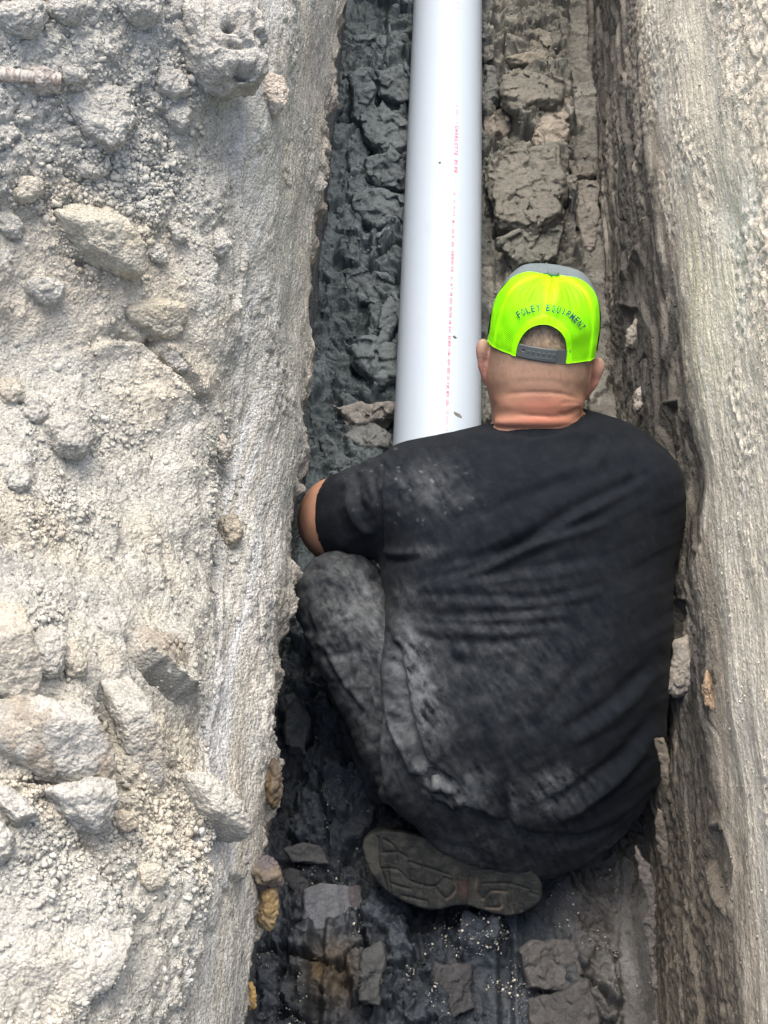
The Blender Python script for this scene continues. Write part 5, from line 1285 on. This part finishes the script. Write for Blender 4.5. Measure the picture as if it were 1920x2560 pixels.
# ---- boot
boot = bpy.data.objects.new('boot', None); col.objects.link(boot); boot.parent = person
boot.location = Vector(from_q(Q(1150, 2240, 2.24)))-person.location
SOLE = [(906,2119),(911,2098),(933,2080),(969,2073),(1040,2082),(1130,2112),(1250,2145),(1330,2168),(1353,2213),(1349,2246),(1320,2268),(1291,2280),(1248,2281),(1204,2269),(1168,2258),(1132,2259),(1081,2269),(1024,2254),(977,2231),(944,2203),(919,2163)]
SP = spline(SOLE+[SOLE[0]], 5)
def prism(name, grow, c0, c1, h, mat, tread=False, rnd=0.004):
    lo = Q(890, 2300, 2.2); hi = Q(1370, 2060, 2.2)
    fd = Field([lo[0]-0.02, lo[1]-0.02, c0-0.015], [hi[0]+0.02, hi[1]+0.02, c1+0.015], h)
    g = np.meshgrid(fd.lo[0]+h*np.arange(fd.n[0]), fd.lo[1]+h*np.arange(fd.n[1]), indexing='ij')
    X = 960+g[0]/2.2*FPX; Y = 1280-g[1]/2.2*FPX
    d, _, _ = polydist(X, Y, SP); d = np.where(inpoly(X, Y, SP), -d, d)/FPX*2.2-grow
    cc = fd.lo[2]+h*np.arange(fd.n[2])
    dep = 0.012*sstep(1000, 900, X)                     # toe curls away
    e = np.abs(cc[None, None, :]-dep[..., None]-(c0+c1)/2)-(c1-c0)/2
    dd = np.broadcast_to(d[..., None], e.shape)
    fd.F = (np.minimum(np.maximum(dd+rnd, e+rnd), 0)+np.sqrt(np.maximum(dd+rnd, 0)**2+np.maximum(e+rnd, 0)**2)-rnd).astype(np.float32)
    q, F = fd.mesh(); N = vnorm(q, F)
    X = 960+q[:, 0]/2.2*FPX; Y = 1280-q[:, 1]/2.2*FPX; colr = np.tile(C_(.009, .011, .012), (len(q), 1))
    if tread:
        D = np.zeros(len(q)); o = lambda pts: [(850+x*0.3617, 2000+y*0.3617) for x, y in pts]
        for pts in [[(262,255),(270,430),(300,520),(330,620)], [(300,260),(370,300),(390,400)], [(285,460),(400,465),(480,540),(640,580),(720,520)],
                    [(470,410),(480,540)], [(575,420),(572,560)], [(480,410),(690,480),(760,500)], [(330,480),(350,630)], [(490,560),(490,660)],
                    [(585,575),(590,700)], [(655,600),(660,740)], [(650,580),(730,660),(790,600),(770,540),(720,520)], [(805,505),(800,680)], [(890,510),(890,690)],
                    [(930,520),(930,610),(980,665),(1040,610),(1140,615)], [(1000,720),(1100,720),(1095,640)], [(1030,660),(1035,700)], [(1165,690),(1185,750)],
                    [(1240,600),(1250,740)], [(400,340),(460,380)], [(300,350),(390,345)], [(420,640),(600,680)], [(350,560),(490,600)], [(1300,620),(1360,640)], [(980,560),(1160,560),(1300,600)], [(1160,560),(1165,680)]]:
            D += stroke(X, Y, o(pts), 3.0, -0.0024, taper=0)
        D = np.maximum(D, -0.0035)
        D += 0.0005*fbm2(X/6, Y/6, 3, 301)+0.0022*np.clip(fbm2(X/26, Y/26, 3, 303), 0, 1)
        q = q+N*(D*(N[:, 2] < -0.4))[:, None]
        n2 = fbm2(X/22, Y/22, 4, 302)
        colr = mix3(colr, C_(.045, .047, .043), np.clip(0.1+0.6*n2+0.9*gauss(X, Y, 925, 2140, 30, 50), 0, 0.8))
        hl = np.zeros(len(q))
        for pts in [[(930,520),(925,600),(975,665)], [(1030,607),(1140,612)], [(1000,722),(1100,722),(1096,640)], [(1168,690),(1182,745)], [(730,660),(795,600),(775,540)]]:
            hl += stroke(X, Y, o([(x+8, y+5) for x, y in pts]), 2.6, 1.0, taper=0)
        colr = mix3(colr, C_(.08, .062, .045), np.clip(hl, 0, 1)*0.7)
        colr = mix3(colr, C_(.07, .03, .028), gauss(X, Y, 1158, 2215, 12, 26)*0.4)
        colr = mix3(colr, C_(.02, .022, .022), np.clip(-D/0.003, 0, 1)*0.5)
    V = from_q(q)-np.array(from_q(Q(1150, 2240, 2.24)))
    return mesh_np(name, V, F, mat, parent=boot, col3=colr)
M_rubber = soil_mat('muddy_rubber', fine=500, var=0.25, bump=0.0005, rough=0.7, wetattr=False)
prism('sole', 0.0, 2.183, 2.207, 0.0016, M_rubber, tread=True)
prism('boot_upper', -0.006, 2.20, 2.262, 0.003, M_rubber, rnd=0.018)

# ------------------------------------------------------------------ pipe
pipe = bpy.data.objects.new('pipe', None); col.objects.link(pipe)
PR, PZ, PX0 = 0.0845, 0.088, 0.0; pipe.location = (PX0, 1.43, PZ)
tag(pipe, 'long white plastic pipe with a line of small red print, running down the trench', 'pipe')
m, n, l, b = mat_new('white_plastic', (.66, .71, .75), 0.33, 0.35)
tc = n.new('ShaderNodeTexCoord'); mp = n.new('ShaderNodeMapping'); mp.inputs['Scale'].default_value = (1, 0.25, 1); l.new(tc.outputs['Object'], mp.inputs[0])
no = N_(n, 'ShaderNodeTexNoise', Scale=30.0, Detail=6.0, Roughness=0.65); l.new(mp.outputs[0], no.inputs['Vector'])
cr_ = n.new('ShaderNodeMix'); cr_.data_type = 'RGBA'; cr_.inputs[6].default_value = (.385, .455, .535, 1); cr_.inputs[7].default_value = (.30, .335, .36, 1)
l.new(maprange(n, l, no.outputs[0], 0.6, 0.9, 0.0, 0.6), cr_.inputs[0]); l.new(cr_.outputs[2], b.inputs['Base Color'])
l.new(maprange(n, l, no.outputs[0], 0.3, 0.8, 0.34, 0.55), b.inputs['Roughness'])
M_pvc = m
yp = np.concatenate([np.linspace(0, 2.5, 60), np.linspace(2.6, 12, 30)]); tt = np.linspace(0, 2*math.pi, 129)[:-1]
def tube(r):
    T, Yy = np.meshgrid(tt, yp, indexing='ij'); return np.stack([r*np.sin(T), Yy+0*T, r*np.cos(T)], -1)
o_, i_ = tube(PR), tube(PR-0.0075); n0, n1 = o_.shape[:2]; g = np.arange(n0*n1).reshape(n0, n1); g2 = np.roll(g, -1, 0)
Fp = [np.stack([g[:, :-1], g[:, 1:], g2[:, 1:], g2[:, :-1]], -1).reshape(-1, 4)]; Fp.append(Fp[0][:, ::-1]+n0*n1)
for e_ in (0, -1): Fp.append(np.stack([g[:, e_], g2[:, e_], g2[:, e_]+n0*n1, g[:, e_]+n0*n1], -1))
mesh_np('tube', np.vstack([o_.reshape(-1, 3), i_.reshape(-1, 3)]), np.vstack(Fp), M_pvc, parent=pipe)
M_red = mat_new('red_ink', (.55, .07, .14), 0.5, 0.3)[0]; M_red2 = mat_new('faded_red_ink', (.58, .20, .29), 0.5, 0.3)[0]
def on_pipe(px, py, lift=0.0006):
    d = (px-960)/FPX*cr+(1280-py)/FPX*cu+cf; R2 = PR+lift
    o = CAM-np.array([PX0, 0, PZ]); a = d[0]**2+d[2]**2; bb = o[0]*d[0]+o[2]*d[2]; c = o[0]**2+o[2]**2-R2**2
    t = (-bb-math.sqrt(max(bb*bb-a*c, 0)))/a; return CAM+d*t
def pipe_text(txt, p0, p1, hgt, mat, bold=0.0):
    """print running from p0 towards p1 (photo pixels), letter tops to the right"""
    A = on_pipe(*p0); B = on_pipe(*p1); th0 = math.atan2(A[0]-PX0, A[2]-PZ); th1 = math.atan2(B[0]-PX0, B[2]-PZ)
    VV, FF_ = [], []; n = len(txt); w = abs(A[1]-B[1])/n
    for k, c in enumerate(txt):
        if c == ' ': continue
        v, f = glyph(c, bold); cx = v[:, 0].min(); ww = max(np.ptp(v[:, 0]), 0.25)
        s = (k+0.12+(v[:, 0]-cx)/ww*0.72*(0.5 if c in 'I1.' else 1))/n
        yy = A[1]+(B[1]-A[1])*s; th = th0+(th1-th0)*s+(v[:, 1]/0.72-0.5)*hgt/PR
        k0 = len(VV); R2 = PR+0.0004
        VV += [(R2*math.sin(t_), y_-1.43, R2*math.cos(t_)) for t_, y_ in zip(th, yy)]; FF_ += [tuple(i+k0 for i in t) for t in f]
    poly_obj('printing', VV, FF_, mat, pipe)
L7 = lambda y: 1141.5-(y-320)*0.020
pipe_text('0 MSW.1 5', (L7(262), 262), (L7(309), 309), 0.0052, M_red2)
pipe_text('CHARLOTTE PIPE', (L7(314), 314), (L7(434), 434), 0.0078, M_red, 0.012)
pipe_text('. CS', (L7(434)-1, 434), (L7(450)-1, 450), 0.004, M_red2)
pipe_text('81 M MID4 ', (L7(480)-2, 480), (L7(548)-2, 548), 0.0055, M_red2)
pipe_text('M- DIS GK DEENIDE ', (L7(550)-3, 550), (L7(690)-4, 690), 0.0055, M_red, 0.01)
pipe_text('#- 417 DM ENV BS/S8 OM EAC 8D', (L7(692)-4, 692), (L7(850)-7, 850), 0.0055, M_red, 0.01)
pipe_text('MDE 1OM- ENV DES OD HJR MFD USA', (L7(852)-7, 852), (L7(1015)-9, 1015), 0.0055, M_red, 0.01)
pipe_text('03 07/21 19 50', (L7(1026)-9, 1026), (L7(1092)-11, 1092), 0.006, M_red2)
pipe_text('X X', (1146, 4), (1146, 24), 0.006, M_red2)
# mud flecks stuck to the pipe
for k, (px, py, r0, r1, an, lb) in enumerate([(1099.5, 407, 3.4, 3.4, 0, 'round dark mud fleck stuck high on the white pipe'), (1137, 843, 5.4, 3.4, 35, 'small dark mud fleck over the red print'),
                                     (1144, 1037, 11, 4.6, 22, 'long grey mud fleck low on the pipe near his shoulder')]):
    bv, bf = ico(3); A = on_pipe(px, py, 0.0); th = math.atan2(A[0]-PX0, A[2]-PZ)
    er = np.array([math.sin(th), 0, math.cos(th)]); et = np.array([math.cos(th), 0, -math.sin(th)]); ey = np.array([0, -1.0, 0]); sc = 2.75/FPX
    ca, sa_ = math.cos(math.radians(an)), math.sin(math.radians(an)); e1 = et*ca+ey*sa_; e2 = -et*sa_+ey*ca
    w = bv*(1+0.25*vn3(bv*2.2+k*5)[:, None]); V = w[:, :1]*r0*sc*e1+w[:, 1:2]*r1*1.2*sc*e2+w[:, 2:]*0.0016*er
    o = mesh_np('mud_fleck', V, bf, M_chunk, col3=np.tile(C_(.09, .088, .08)*(1 if k < 2 else 1.7), (len(V), 1))); o.location = Vector(A)
    tag(o, lb, 'mud fleck', 'mud flecks on the pipe')

# ------------------------------------------------------------------ steel bar
pA, nA, tA = hit(L, 5, 190); pB, nB, tB = hit(L, 150, 200)
a = P(-220, 170, tA-0.034); b_ = P(150, 199, tB-0.010)
e = b_-a; Ln = np.linalg.norm(e); e = e/Ln; s1 = np.cross(e, [0, 0, 1.0]); s1 /= np.linalg.norm(s1); s2 = np.cross(s1, e)
nu, nv = 900, 40; U, T = np.meshgrid(np.linspace(0, 1, nu), np.linspace(0, 2*math.pi, nv, endpoint=False), indexing='ij')
pitch = 0.0085; r = 0.0082+0.0008*np.exp(-((((U*Ln+0.35*pitch*np.cos(T)) % pitch)/pitch-0.5)/0.16)**2)*(np.abs(np.sin(T)) > 0.12)+0.0011*np.exp(-((np.abs(((T/math.pi) % 1.0)-0.5)-0.5)/0.05)**2)
r = r+0.0003*fbm2(U*300, T*2, 3, 401)
V = a+U[..., None]*Ln*e+(r*np.cos(T))[..., None]*s1+(r*np.sin(T))[..., None]*s2
g = np.arange(nu*nv).reshape(nu, nv); g2 = np.roll(g, -1, 1); Fr = np.stack([g[:-1], g[1:], g2[1:], g2[:-1]], -1).reshape(-1, 4)
nz = fbm2(U*60, T*1.5, 3, 402); cc = mix3(np.broadcast_to(C_(.25, .20, .165), V.shape), C_(.38, .37, .34), sstep(-0.1, 0.4, nz+0.3*np.sin(T)))
M_rebar = soil_mat('rusty_steel', fine=900, var=0.25, bump=0.0004, rough=0.6, wetattr=False)
V = V.reshape(-1, 3); k = len(V); V = np.vstack([V, a, b_])
caps = np.vstack([np.stack([g2[0], g[0], np.full(nv, k), np.full(nv, k)], -1), np.stack([g[-1], g2[-1], np.full(nv, k+1), np.full(nv, k+1)], -1)])
o = mesh_np('rebar', V, Fr, M_rebar, col3=np.vstack([cc.reshape(-1, 3), [[.2, .14, .11]]*2])); recenter(o, V, a)
tag(o, 'ribbed rusty steel bar entering from the left edge and half buried in soil', 'steel bar')
